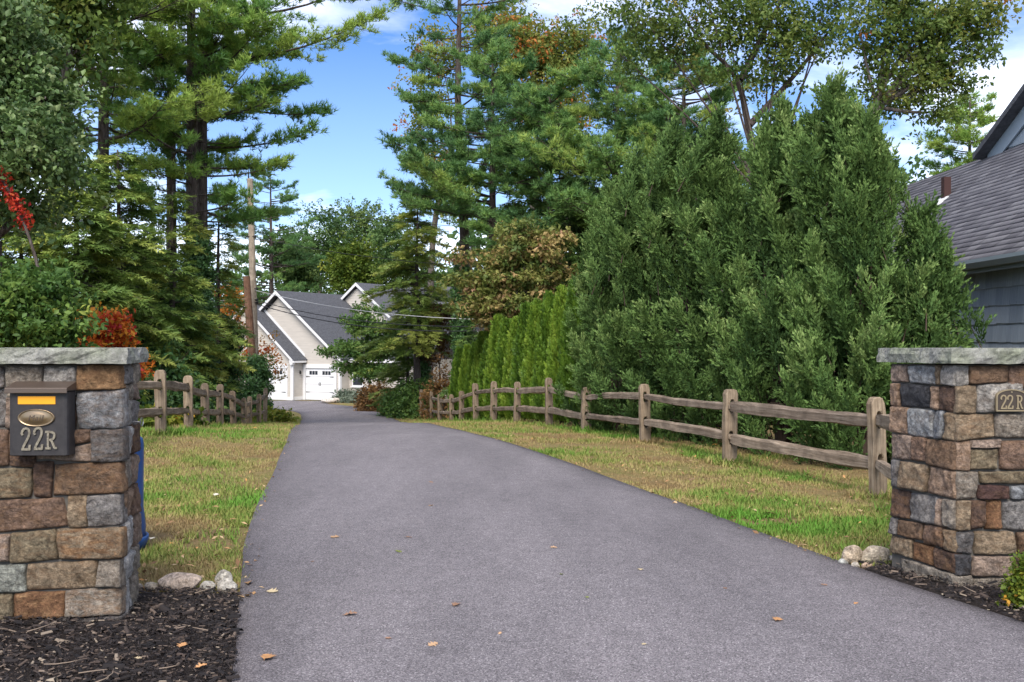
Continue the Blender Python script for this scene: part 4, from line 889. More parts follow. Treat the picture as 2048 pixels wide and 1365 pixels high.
M['blue'] = mat('blue_plastic', (.010, .055, .20), .42, spec=.45)
def blue_bin():
    d = 6.5; xr_ = (283 - 1024) / FPX * d; c = Vector((xr_ - .23, d, gz(-2.5, d))); root = empty('blue_bin', c); tag(root, 'blue plastic bin standing behind the pillar with mailbox', 'bin')
    H = .72; m = MB(); m.lathe([(.0, .06), (.238, .06), (.245, .14), (.238, .2), (.23, .26), (.232, H - .06), (.226, H - .02), (.20, H), (.02, H + .006)], 28); m.build('body', M['blue'], root, smooth=True)
    m = MB(); m.lathe([(.02, 0), (.235, 0), (.262, .06), (.262, .085), (.245, .085), (.24, .05), (.02, .05)], 28); m.build('base_rim', M['blue'], root, smooth=True)
blue_bin()
def rock(label, px, py, w, h, col, seed, d=None, deep=.8, cat='rock', group='pale rocks beside the driveway', name='rock'):
    """Rounded boulder: its visible base at photo pixel px, py, width and height in metres."""
    w, h = (w * 1.12, h * 1.2) if w < 1 else (w, h); p = on_ground(px, py); rng = np.random.default_rng(seed); bm = bmesh.new(); bmesh.ops.create_icosphere(bm, subdivisions=4, radius=1)
    off = Vector(rng.uniform(-20, 20, 3)); fl = [Vector(rng.normal(0, 1, 3)).normalized() for _ in range(5)]
    for v in bm.verts:
        n = v.co.normalized(); r = 1 + .12 * mnoise.noise(n * 1.3 + off) + .05 * mnoise.noise(n * 3 + off)
        for f in fl:
            k = n.dot(f) * r
            if k > .82: r *= .82 / k * .6 + .4
        v.co = Vector((n.x * w / 2 * r, n.y * w / 2 * deep * r, n.z * h * .62 * r))
    me = bpy.data.meshes.new('rock'); bm.to_mesh(me); bm.free(); me.polygons.foreach_set('use_smooth', [True] * len(me.polygons)); me.materials.append(M['stone'])
    o = link(name, me); o.location = (p.x, p.y + w * .2 * deep, p.z + h * .5); o.rotation_euler = (0, rng.normal(0, .12), rng.uniform(-.4, .4)); o.color = (*[min(.8, c_ * (1.12 if w < 1 else 1)) for c_ in col], .12); tag(o, label, cat, group)
PALE = (.50, .45, .385); GREYR = (.40, .385, .35)
rock('largest pale pinkish rock in the row by the mailbox pillar', 356, 1187, .215, .075, (.50, .41, .345), 1, deep=.55)
rock('small tan rock touching the foot of the mailbox pillar', 278, 1185, .04, .03, (.42, .35, .28), 2)
rock('small oval tan rock between the mailbox pillar and the largest rock', 302, 1184, .075, .035, (.43, .37, .29), 3)
rock('grey rock just beyond the largest one, towards the asphalt', 414, 1188, .075, .05, GREYR, 4)
rock('pale rounded rock behind the pair nearest the asphalt', 446, 1177, .09, .07, (.38, .36, .32), 5)
rock('pale blunt rock nearest the asphalt by the mulch', 452, 1190, .10, .06, (.42, .40, .36), 6)
rock('cream boulder at the driveway edge before the plaque pillar', 1706, 1131, .125, .085, (.40, .33, .25), 7)
rock('long cream boulder against the foot of the plaque pillar', 1752, 1130, .17, .085, (.41, .36, .29), 8, deep=.5)
rock('flat tan pebble in front of the two cream boulders', 1735, 1140, .06, .03, (.46, .34, .25), 9)
rock('flat grey pebble at the very edge of the asphalt by the plaque pillar', 1688, 1132, .06, .03, (.36, .37, .35), 10)
rock('small white pebble beside the long cream boulder at the plaque pillar', 1786, 1128, .05, .035, (.5, .49, .46), 11)
rock('small pale stone between the boulders and the mulch by the plaque pillar', 1712, 1139, .045, .03, (.48, .44, .38), 12)
rock('grey boulder under the russet shrub near the garage', 748, 814, 1.3, .8, (.17, .155, .14), 13, deep=.6, group='rocks by the garage')
for i, (px, py, w) in enumerate([(652, 807, .6), (662, 806, .5), (671, 805.5, .55), (679, 805, .45), (687, 804, .5), (695, 804, .4)]):
    rock(['pale edging stone at the corner of the garage apron', 'second pale edging stone from the garage apron', 'third pale edging stone from the garage apron', 'fourth pale edging stone from the apron, before the lavender', 'fifth pale edging stone from the apron, before the lavender', 'last pale edging stone, farthest from the apron by the lavender'][i], px, py, w, .22, (.50, .46, .42), 60 + i, group='edging stones by the garage', name='edging_stone')

# ------------------------------------------------------------------ vegetation: templates and builders
def unit(v): return v / (np.linalg.norm(v, axis=-1, keepdims=True) + 1e-9)
def bases(D, rng, roll=None):
    """Frames whose z axis is D, spun at random about it."""
    D = unit(D); n = len(D); h = np.where(np.abs(D[:, 2:3]) < .9, np.array([[0, 0, 1.]]), np.array([[1., 0, 0]]))
    x = unit(np.cross(h, D)); y = np.cross(D, x); a = rng.uniform(0, 2 * np.pi, n) if roll is None else roll
    c, s = np.cos(a)[:, None], np.sin(a)[:, None]
    return np.stack([x * c + y * s, -x * s + y * c, D], -1)
def scatter(tv, tf, pos, D, size, rng, roll=None):
    B = bases(D, rng, roll) * np.asarray(size).reshape(-1, 1, 1)
    V = np.einsum('nij,kj->nki', B, tv) + pos[:, None]; n, k = len(pos), len(tv)
    F = (tf[None] + (np.arange(n) * k)[:, None, None]).reshape(-1, tf.shape[1])
    return V.reshape(-1, 3), F
def t_leaves(n, spread, leaf, rng, flat=.6, fold=.25):
    """Cluster of n folded leaves (two triangles each) about a twig tip."""
    V = []; F = []
    for i in range(n):
        c = rng.normal(0, 1, 3); c = c / np.linalg.norm(c) * spread * rng.uniform(.25, 1); c[2] *= flat
        d = rng.normal(0, 1, 3) + np.array([0, 0, -.35]); d /= np.linalg.norm(d); nn = rng.normal(0, .55, 3) + np.array([0, 0, 1.]); s = np.cross(d, nn); s /= np.linalg.norm(s); nn = np.cross(s, d)
        L = leaf * rng.uniform(.7, 1.25); W = L * rng.uniform(.5, .7)
        b = len(V); V += [c, c + d * L * .5 + s * W / 2 + nn * fold * W, c + d * L, c + d * L * .5 - s * W / 2 + nn * fold * W]; F += [(b, b + 1, b + 2), (b, b + 2, b + 3)]
    return np.array(V), np.array(F)
def t_needles(n, L, w, rng, cone=1.1, base=.3):
    """Tuft of n needle blades fanning about +z."""
    V = []; F = []
    for i in range(n):
        a = rng.uniform(0, 2 * np.pi); t = rng.uniform(.15, cone); d = np.array([np.sin(t) * np.cos(a), np.sin(t) * np.sin(a), np.cos(t)])
        s = np.cross(d, rng.normal(0, 1, 3)); s /= np.linalg.norm(s); o = np.array([0, 0, rng.uniform(0, base)]) * L; l_ = L * rng.uniform(.7, 1.1); b = len(V)
        V += [o - s * w / 2, o + s * w / 2, o + d * l_]; F += [(b, b + 1, b + 2)]
    return np.array(V), np.array(F)
def t_frond(n, L, w, rng, lift=.12, width=.55):
    """Flat spray along +z in the x-z plane: short blades on both sides of an axis."""
    V = []; F = []
    for i in range(n):
        s = (i + .5) / n; sd = 1 if i % 2 else -1; a = rng.uniform(.6, 1.0); ln = L * width * (1 - s * .75) * rng.uniform(.7, 1.1); o = np.array([0, 0, s * L * .9])
        d = np.array([sd * np.sin(a), rng.normal(0, lift), np.cos(a)]); p = np.array([np.cos(a), rng.normal(0, .3), -sd * np.sin(a)]); b = len(V)
        V += [o - p * w / 2, o + p * w / 2, o + d * ln]; F += [(b, b + 1, b + 2)]
    b = len(V); V += [np.array([-w / 2, 0, .6 * L]), np.array([w / 2, 0, .6 * L]), np.array([0, rng.normal(0, lift) * L, L])]; F += [(b, b + 1, b + 2)]
    return np.array(V), np.array(F)
def t_plume(n, L, w, rng, spread=.5):
    """Juniper spray: small upswept blades all round an axis along +z."""
    V = []; F = []
    for i in range(n):
        s = (i + rng.uniform(0, 1)) / n; az = i * 2.4 + rng.normal(0, .4); t = spread * rng.uniform(.6, 1.4) * (1 - .4 * s); d = np.array([np.sin(t) * np.cos(az), np.sin(t) * np.sin(az), np.cos(t)])
        r = np.cross(d, rng.normal(0, 1, 3)); r /= np.linalg.norm(r); o = np.array([0, 0, s * L * .8]); ln = L * rng.uniform(.25, .5) * (1 - .3 * s); b = len(V)
        V += [o - r * w * .3, o + d * ln * .5 + np.cross(r, d) * w * .3 + r * w * .55, o + d * ln, o + d * ln * .5 - r * w * .55]; F += [(b, b + 1, b + 2), (b, b + 2, b + 3)]
    return np.array(V), np.array(F)
class Foliage:
    """Collects scattered sprays; build() links them as one mesh."""
    def __init__(s): s.V = []; s.F = []; s.T = []; s.n = 0
    def add(s, tmpl, pos, D, size, tint, rng, roll=None):
        if len(pos) == 0: return
        if isinstance(tmpl, list):
            k = rng.integers(0, len(tmpl), len(pos)); size = np.broadcast_to(size, (len(pos),)); tint = np.broadcast_to(tint, (len(pos),))
            for i, t in enumerate(tmpl):
                m = k == i; s.add(t, pos[m], D[m], size[m], tint[m], rng, None if roll is None else roll[m])
            return
        V, F = scatter(tmpl[0], tmpl[1], np.asarray(pos, float), np.asarray(D, float), np.broadcast_to(size, (len(pos),)), rng, roll)
        s.V.append(V); s.F.append(F + s.n); s.T.append(np.repeat(np.clip(np.broadcast_to(tint, (len(pos),)), 0, 1), len(tmpl[0]))); s.n += len(V)
    def mesh(s, name, m):
        return np_mesh(name, np.concatenate(s.V), np.concatenate(s.F), m, np.concatenate(s.T))
    def build(s, name, m, parent, org):
        o = link(name, s.mesh(name, m), parent); o.matrix_parent_inverse = Matrix.Translation(-Vector(org)) ; return o
class Wood:
    """Collects tapered branch tubes quickly."""
    def __init__(s): s.V = []; s.F = []; s.n = 0
    def tube(s, P, R, k=5):
        P = np.asarray(P, float); R = np.broadcast_to(np.asarray(R, float), (len(P),)); T = unit(np.gradient(P, axis=0)); h = np.array([.3, .1, 1.]) if abs(T[0, 2]) < .8 else np.array([1., .2, 0])
        X = unit(np.cross(np.broadcast_to(h, T.shape), T)); Y = np.cross(T, X); a = np.arange(k) * 2 * np.pi / k
        V = P[:, None] + (X[:, None] * np.cos(a)[None, :, None] + Y[:, None] * np.sin(a)[None, :, None]) * R[:, None, None]; n = len(P)
        i = (np.arange(n - 1)[:, None] * k + np.arange(k)[None]); j = np.arange(n - 1)[:, None] * k + ((np.arange(k) + 1) % k)[None]
        s.V.append(V.reshape(-1, 3)); s.F.append(np.stack([i, j, j + k, i + k], -1).reshape(-1, 4) + s.n); s.n += n * k
    def build(s, name, m, parent, org):
        if not s.V: return None
        o = link(name, np_mesh(name, np.concatenate(s.V), np.concatenate(s.F), m, smooth=True), parent); o.matrix_parent_inverse = Matrix.Translation(-Vector(org)); return o
def arr(v): return np.array([v[0], v[1], v[2]], float)
def path(pts, n):
    P = np.array([arr(p) for p in pts])
    for _ in range(2): P = np.concatenate([P[:1], np.stack([P[:-1] * .75 + P[1:] * .25, P[:-1] * .25 + P[1:] * .75], 1).reshape(-1, 3), P[-1:]])
    s = np.concatenate([[0], np.cumsum(np.linalg.norm(np.diff(P, axis=0), axis=1))]); t = np.linspace(0, s[-1], n)
    return np.stack([np.interp(t, s, P[:, i]) for i in range(3)], -1)

RT = np.random.default_rng(77)
T_PINE = [t_needles(9, .225, .0255, RT, 1.3) for _ in range(4)]
T_HEM = [t_frond(10, .40, .048, RT, .2) for _ in range(4)]
T_JUN = [t_plume(7, .26, .030, RT, .42) for _ in range(5)]
T_ARB = [t_frond(9, .2, .042, RT, .15, .5) for _ in range(4)]
T_OAK = [t_leaves(9, .26, .17, RT) for _ in range(5)]
T_BROAD = [t_leaves(9, .22, .135, RT) for _ in range(5)]
T_BIG = [t_leaves(13, .5, .245, RT) for _ in range(5)]
T_SMALL = [t_leaves(9, .10, .065, RT) for _ in range(4)]
T_DROOP = [t_leaves(9, .20, .15, RT, .3) for _ in range(4)]

LM = {
 'pine': leafmat('pine_needles', [(0, (0.055, 0.126, 0.038)), (.45, (0.120, 0.246, 0.055)), (.75, (0.210, 0.342, 0.067)), (1, (0.324, 0.432, 0.090))], .28, .5),
 'pine_dark': leafmat('dark_pine_needles', [(0, (0.048, 0.114, 0.048)), (.5, (0.110, 0.224, 0.069)), (.8, (0.203, 0.335, 0.085)), (1, (0.345, 0.445, 0.103))], .25, .5),
 'hemlock': leafmat('hemlock_needles', [(0, (0.057, 0.111, 0.033)), (.5, (0.129, 0.212, 0.048)), (.8, (0.231, 0.312, 0.069)), (1, (0.363, 0.403, 0.091))], .28, .55),
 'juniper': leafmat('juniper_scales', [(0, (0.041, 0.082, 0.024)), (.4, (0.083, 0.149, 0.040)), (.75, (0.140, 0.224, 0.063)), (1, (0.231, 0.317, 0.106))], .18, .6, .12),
 'arbor': leafmat('arborvitae_scales', [(0, (0.047, 0.100, 0.015)), (.4, (0.097, 0.184, 0.021)), (.75, (0.163, 0.263, 0.029)), (1, (0.242, 0.336, 0.047))], .28, .5),
 'oak_blue': leafmat('blue_green_oak_leaves', [(0, (0.037, 0.077, 0.024)), (.5, (0.084, 0.147, 0.044)), (.8, (0.145, 0.216, 0.068)), (1, (0.263, 0.328, 0.140))], .28, .45, .35),
 'oak': leafmat('oak_leaves', [(0, (0.048, 0.100, 0.024)), (.45, (0.129, 0.190, 0.041)), (.75, (0.224, 0.259, 0.061)), (.93, (0.343, 0.275, 0.061)), (1, (0.516, 0.190, 0.048))], .45, .5, .25),
 'broad': leafmat('green_leaves', [(0, (0.042, 0.103, 0.024)), (.5, (0.106, 0.191, 0.040)), (.8, (0.178, 0.264, 0.055)), (1, (0.317, 0.330, 0.064))], .35, .5, .3),
 'yellowgreen': leafmat('yellow_green_leaves', [(0, (0.054, 0.102, 0.014)), (.5, (0.144, 0.192, 0.022)), (.85, (0.288, 0.264, 0.030)), (1, (0.504, 0.264, 0.036))], .35),
 'dogwood': leafmat('turning_dogwood_leaves', [(0, (0.077, 0.121, 0.028)), (.3, (0.187, 0.209, 0.050)), (.62, (0.374, 0.275, 0.110)), (.9, (0.550, 0.319, 0.198)), (1, (0.418, 0.077, 0.061))], .32, .55),
 'orange': leafmat('orange_leaves', [(0, (0.127, 0.127, 0.023)), (.3, (0.368, 0.184, 0.029)), (.7, (0.575, 0.172, 0.025)), (1, (0.483, 0.057, 0.021))], .35),
 'red': leafmat('red_leaves', [(0, (0.632, 0.299, 0.034)), (.35, (0.598, 0.161, 0.023)), (.6, (0.483, 0.052, 0.023)), (1, (0.322, 0.021, 0.023))], .3),
 'ivy': leafmat('ivy_leaves', [(0, (0.025, 0.066, 0.022)), (.5, (0.060, 0.133, 0.037)), (.85, (0.112, 0.219, 0.060)), (1, (0.204, 0.312, 0.077))], .18, .45, .3),
 'russet': leafmat('russet_leaves', [(0, (.06, .035, .018)), (.5, (.16, .085, .03)), (1, (.27, .15, .05))], .25),
 'lavender': leafmat('grey_green_leaves', [(0, (.08, .11, .075)), (1, (.21, .25, .19))], .2),
 'far': leafmat('distant_leaves', [(0, (0.042, 0.094, 0.029)), (.5, (0.094, 0.165, 0.046)), (1, (0.176, 0.242, 0.066))], .3),
}
def pine(label, trunk_px, d, r0, crown, m, seed, nb=70, tint=(.45, .2), lmax=3.2, dens=1.0, group='tall pines', up=.12, bare=0, name='pine_tree', side=None, extra=()):
    """Tall white pine. trunk_px: (px, py) points from foot to top; crown: (low py, high py) where boughs start and end."""
    rng = np.random.default_rng(seed); b = foot(trunk_px[0][0], d); pts = [arr(b) - [0, 0, .3]] + [arr(at(px, py, d)) for px, py in trunk_px[1:]]; P = path(pts, 26); H = P[-1, 2]
    root = empty(name, b); tag(root, label, 'tree', group); W = Wood(); R = r0 * (1 - .86 * np.linspace(0, 1, 26) ** 1.2); W.tube(P, R, 10)
    zl, zh = EYE - (crown[0] - HZ) / FPX * d, EYE - (crown[1] - HZ) / FPX * d; F = Foliage(); pos = []; dr = []; sz = []; tn = []
    specs = []
    for i in range(nb):
        h = zl + (zh - zl) * np.clip((i + rng.normal(.5, 2.2)) / nb, 0, 1); k = (h - zl) / (zh - zl); L = lmax * (1 - .72 * k ** 1.4) * rng.uniform(.45, 1.12)
        a = rng.uniform(0, 2 * np.pi) if side is None or rng.uniform() > side[1] else side[0] + rng.normal(0, .7)
        specs.append((h, a, L, up + rng.normal(0, .10) + .15 * k))
    for (py, az, L, rise) in extra: specs.append((EYE - (py - HZ) / FPX * d, az, L, rise))
    for h, a, L, rise in specs:
        i = min(25, int(np.searchsorted(P[:, 2], h))); c = P[i] * 1.0; c[2] = h; dirv = np.array([np.cos(a), np.sin(a), 0]); sd = np.array([-np.sin(a), np.cos(a), 0])
        s = np.linspace(0, 1, 9)[:, None]; bend = rng.normal(0, .12); bp = c + dirv * L * s + sd * L * bend * s ** 2 + np.array([0, 0, 1]) * L * (rise * s - .16 * s + .20 * s ** 2.5)
        W.tube(bp, np.linspace(.012 + L * .011, .006, 9), 5)
        base_t = np.clip(rng.normal(tint[0], tint[1]), 0, 1); nt_ = int(L * 5 * dens) + 3
        for q in range(nt_):
            sp = rng.uniform(.22 if L > 1.2 else .1, 1) ** .75; j = sp * 8; j0 = min(7, int(j)); o = bp[j0] + (bp[j0 + 1] - bp[j0]) * (j - j0); sgn = 1 if rng.uniform() < .5 else -1; tl = L * .34 * (1.15 - sp * .7) * rng.uniform(.5, 1.2) + .12
            ang = rng.uniform(.5, 1.1); td = dirv * np.cos(ang) + sd * sgn * np.sin(ang) + np.array([0, 0, rng.normal(.14, .1)])
            if tl > .45: W.tube(np.stack([o, o + td * tl * .5 + [0, 0, -.02], o + td * tl * .92]), [.009, .006, .003], 3)
            n_ = int(4 + tl * 11 * dens); u = rng.uniform(.15, 1, n_)[:, None] ** .8
            pos.append(o + td * tl * u + rng.normal(0, .055, (n_, 3))); dd = td[None] * .6 + np.array([0, 0, .75]) + rng.normal(0, .35, (n_, 3)); dr.append(dd)
            sz.append(rng.uniform(.75, 1.25, n_)); tn.append(base_t + rng.normal(0, .10, n_) + .12)
    F.add(T_PINE, np.concatenate(pos), np.concatenate(dr), np.concatenate(sz), np.concatenate(tn), rng)
    for i in range(bare):
        h = rng.uniform(b.z + 2.5, zl); j = min(25, int(np.searchsorted(P[:, 2], h))); a = rng.uniform(0, 6.28); L = rng.uniform(.4, 1.6); W.tube(np.stack([P[j], P[j] + np.array([np.cos(a), np.sin(a), .05]) * L * .5, P[j] + np.array([np.cos(a) * 1., np.sin(a), -.1]) * L]), [.025, .015, .005], 4)
    W.build('trunk', M['bark_pine'], root, b); F.build('crown', LM[m], root, b); return root
def hemlock(label, px, d, top, rad, seed, m='hemlock', nb=90, tint=(.45, .2), low=.06, cat='tree', group='hemlocks', name='hemlock_tree', lean=0, dens=1.0):
    """Hemlock: fine drooping boughs in layers down most of the trunk."""
    rng = np.random.default_rng(seed); b = foot(px, d); t = at(px + lean, top, d); H = t.z - b.z; P = path([arr(b) - [0, 0, .3], arr(b.lerp(t, .5)) + [rng.normal(0, .1), 0, 0], arr(t)], 20)
    root = empty(name, b); tag(root, label, cat, group); W = Wood(); W.tube(P, np.linspace(.04 + H * .016, .02, 20), 8); pos = []; dr = []; sz = []; tn = []
    for i in range(nb):
        k = low + (1 - low) * (i + rng.uniform(0, 1)) / nb; h = k * H; L = rad * (1.05 - k) ** .75 * rng.uniform(.5, 1.1) + .15; a = rng.uniform(0, 6.28); j = min(19, int(k * 19)); c = P[j].copy(); c[2] = b.z + h
        dirv = np.array([np.cos(a), np.sin(a), 0]); sd = np.array([-np.sin(a), np.cos(a), 0]); s = np.linspace(0, 1, 7)[:, None]; bp = c + dirv * L * s + np.array([0, 0, 1]) * L * (.16 * s - .36 * s ** 2)
        W.tube(bp, np.linspace(.008 + L * .008, .003, 7), 4); bt = np.clip(rng.normal(tint[0], tint[1]), 0, 1); n_ = int((8 + L * 26) * dens); u = rng.uniform(.12, 1, n_); jj = u * 6; j0 = np.minimum(5, jj.astype(int)); o = bp[j0] + (bp[j0 + 1] - bp[j0]) * (jj - j0)[:, None]
        sg = rng.choice([-1., 1.], n_)[:, None]; w_ = (L * .3 * (1.1 - u) * rng.uniform(0, 1, n_))[:, None]; dd = dirv * .8 + sd * sg * .75 + np.array([0, 0, -.22]) + rng.normal(0, .2, (n_, 3))
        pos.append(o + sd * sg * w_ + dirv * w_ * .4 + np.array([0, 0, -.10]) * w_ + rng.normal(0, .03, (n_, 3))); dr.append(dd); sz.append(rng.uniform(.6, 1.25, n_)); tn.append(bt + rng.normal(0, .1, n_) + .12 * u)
    pos = np.concatenate(pos); D = unit(np.concatenate(dr))
    # lay the flat sprays roughly level
    h = np.where(np.abs(D[:, 2:3]) < .9, np.array([[0, 0, 1.]]), np.array([[1., 0, 0]])); F = Foliage(); F.add(T_HEM, pos, D, np.concatenate(sz), np.concatenate(tn), rng, roll=rng.normal(0, .35, len(pos)))
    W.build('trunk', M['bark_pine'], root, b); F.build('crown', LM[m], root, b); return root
def broad(name, label, px, d, blobs, m, tmpl, seed, r0=.18, nclump=60, per=9, spread=.32, tint=(.45, .18), cat='tree', group='broadleaf trees', bark='bark_oak', trunk=None, limbs=(), shell=.5, size=1.0, flat=.75, twigs=True):
    """Broadleaf tree. blobs: (px, py, rx, ry[, ddepth]) lobes of the crown in photo pixels at depth d."""
    rng = np.random.default_rng(seed); b = foot(px, d); root = empty(name, b); tag(root, label, cat, group); W = Wood(); F = Foliage(); s_ = d / FPX
    cen = [(arr(at(q[0], q[1], d + (q[4] if len(q) > 4 else 0))), q[2] * s_, q[3] * s_) for q in blobs]
    zlow = min(c[2] - rz * .5 for c, rx, rz in cen); mid = np.mean([c for c, _, _ in cen], axis=0)
    fork = arr(b) * .75 + mid * .25; fork[2] = b.z + max(.35, (zlow - b.z) * .9)
    tp = [arr(b) - [0, 0, .3], fork] if trunk is None else [arr(b) - [0, 0, .3]] + [arr(at(x, y, d)) for x, y in trunk]; TP = path(tp, 14); W.tube(TP, np.linspace(r0, r0 * .62, 14), 10); fork = TP[-1]
    for lp in limbs:
        Q = path([arr(at(x, y, d + (dd[0] if dd else 0))) for x, y, *dd in lp[0]], 14); W.tube(Q, np.linspace(lp[1], lp[1] * .3, 14), 8)
    tot = sum(rx * rx * rz for _, rx, rz in cen)
    for c, rx, rz in cen:
        nn = max(6, int(nclump * (rx * rx * rz) ** .8 / sum((a * a * e) ** .8 for _, a, e in cen)))
        Q = path([fork, (fork + c) / 2 + rng.normal(0, .15 * rx, 3) + [0, 0, .1 * rz], c], 8); W.tube(Q, np.linspace(max(.02, r0 * .28), max(.010, r0 * .10), 8), 6)
        v = unit(rng.normal(0, 1, (nn, 3))); r = (shell + (1 - shell) * rng.uniform(0, 1, nn) ** .6)[:, None]; r = r * (1 + .18 * rng.normal(0, 1, nn)[:, None]); cl = c + v * r * np.array([rx, rx * .85, rz])
        for p in cl:
            if twigs:
                q = c + (p - c) * .25; W.tube(np.stack([q, (q + p) / 2 + rng.normal(0, .08, 3), p]), [max(.010, r0 * .09), .008, .003], 3)
            bt = np.clip(rng.normal(tint[0], tint[1]), 0, 1); n_ = int(per * rng.uniform(.6, 1.4)); off = rng.normal(0, spread, (n_, 3)) * np.array([1, 1, flat]); F.add(tmpl, p + off, rng.normal(0, .5, (n_, 3)) + np.array([0, 0, 1.]), rng.uniform(.7, 1.25, n_) * size, bt + rng.normal(0, .12, n_), rng)
    W.build('trunk' if cat == 'tree' else 'stems', M[bark], root, b); F.build('crown' if cat == 'tree' else 'foliage', LM[m], root, b); return root
def ivy_column(name, label, px, d, pts, rad, seed, n=900, m='ivy', group='ivy covered trunks', size=1.0, tint=(.45, .2), cat='ivy', kr=(0, 19)):
    """Dead or living trunk wrapped in ivy: leaves hugging a column along photo points pts."""
    rng = np.random.default_rng(seed); b = foot(px, d); root = empty(name, b); tag(root, label, cat, group); P = path([arr(b) - [0, 0, .2]] + [arr(at(x, y, d)) for x, y in pts], 20); W = Wood(); W.tube(P, np.linspace(rad * .45, rad * .25, 20), 8)
    k = rng.uniform(*kr, n); i = k.astype(int); i = np.minimum(i, 18); c = P[i] + (P[i + 1] - P[i]) * (k - i)[:, None]; a = rng.uniform(0, 6.28, n); lump = .7 + .5 * np.sin(k * 1.3 + a * 2 + seed) * .5; r = rad * rng.uniform(.55, 1.25, n) * lump
    o = np.stack([np.cos(a) * r, np.sin(a) * r, rng.normal(0, .05, n)], -1); F = Foliage(); F.add(T_BROAD, c + o, o + np.array([0, 0, .1]), rng.uniform(.6, 1.1, n) * size, np.clip(rng.normal(*tint, n), 0, 1), rng)
    W.build('trunk', M['bark_pine'], root, b); F.build('foliage', LM[m], root, b); return root
def shrub(name, label, px, py, d, rx, h, m, tmpl, seed, n=300, tint=(.5, .2), size=1.0, group='shrubs', cat='shrub', stems=8):
    """Low rounded shrub standing at the ground under pixel px at depth d; rx, h in metres."""
    rng = np.random.default_rng(seed); b = foot(px, d); root = empty(name, b); tag(root, label, cat, group); W = Wood(); F = Foliage()
    for i in range(stems):
        a = rng.uniform(0, 6.28); e = arr(b) + np.array([np.cos(a) * rx * rng.uniform(.3, .8), np.sin(a) * rx * rng.uniform(.3, .8), h * rng.uniform(.55, .85)]); W.tube(np.stack([arr(b) - [0, 0, .05], (arr(b) + e) / 2 + [0, 0, h * .12], e]), [.012 + .008 * h, .012, .004], 4)
    v = unit(rng.normal(0, 1, (n, 3))); v[:, 2] = np.abs(v[:, 2]) * 1.0 - .12; r = rng.uniform(.55, 1.05, n)[:, None] * (1 + .16 * np.sin(v[:, :1] * 7 + seed) * np.cos(v[:, 1:2] * 6)); p = arr(b) + v * r * np.array([rx, rx * .9, h * .95]) + [0, 0, .08 * h]
    F.add(tmpl, p, v + np.array([0, 0, .5]) + rng.normal(0, .3, (n, 3)), rng.uniform(.65, 1.2, n) * size, np.clip(rng.normal(*tint, n), 0, 1), rng)
    W.build('stems', M['twig'], root, b); F.build('foliage', LM[m], root, b); return root

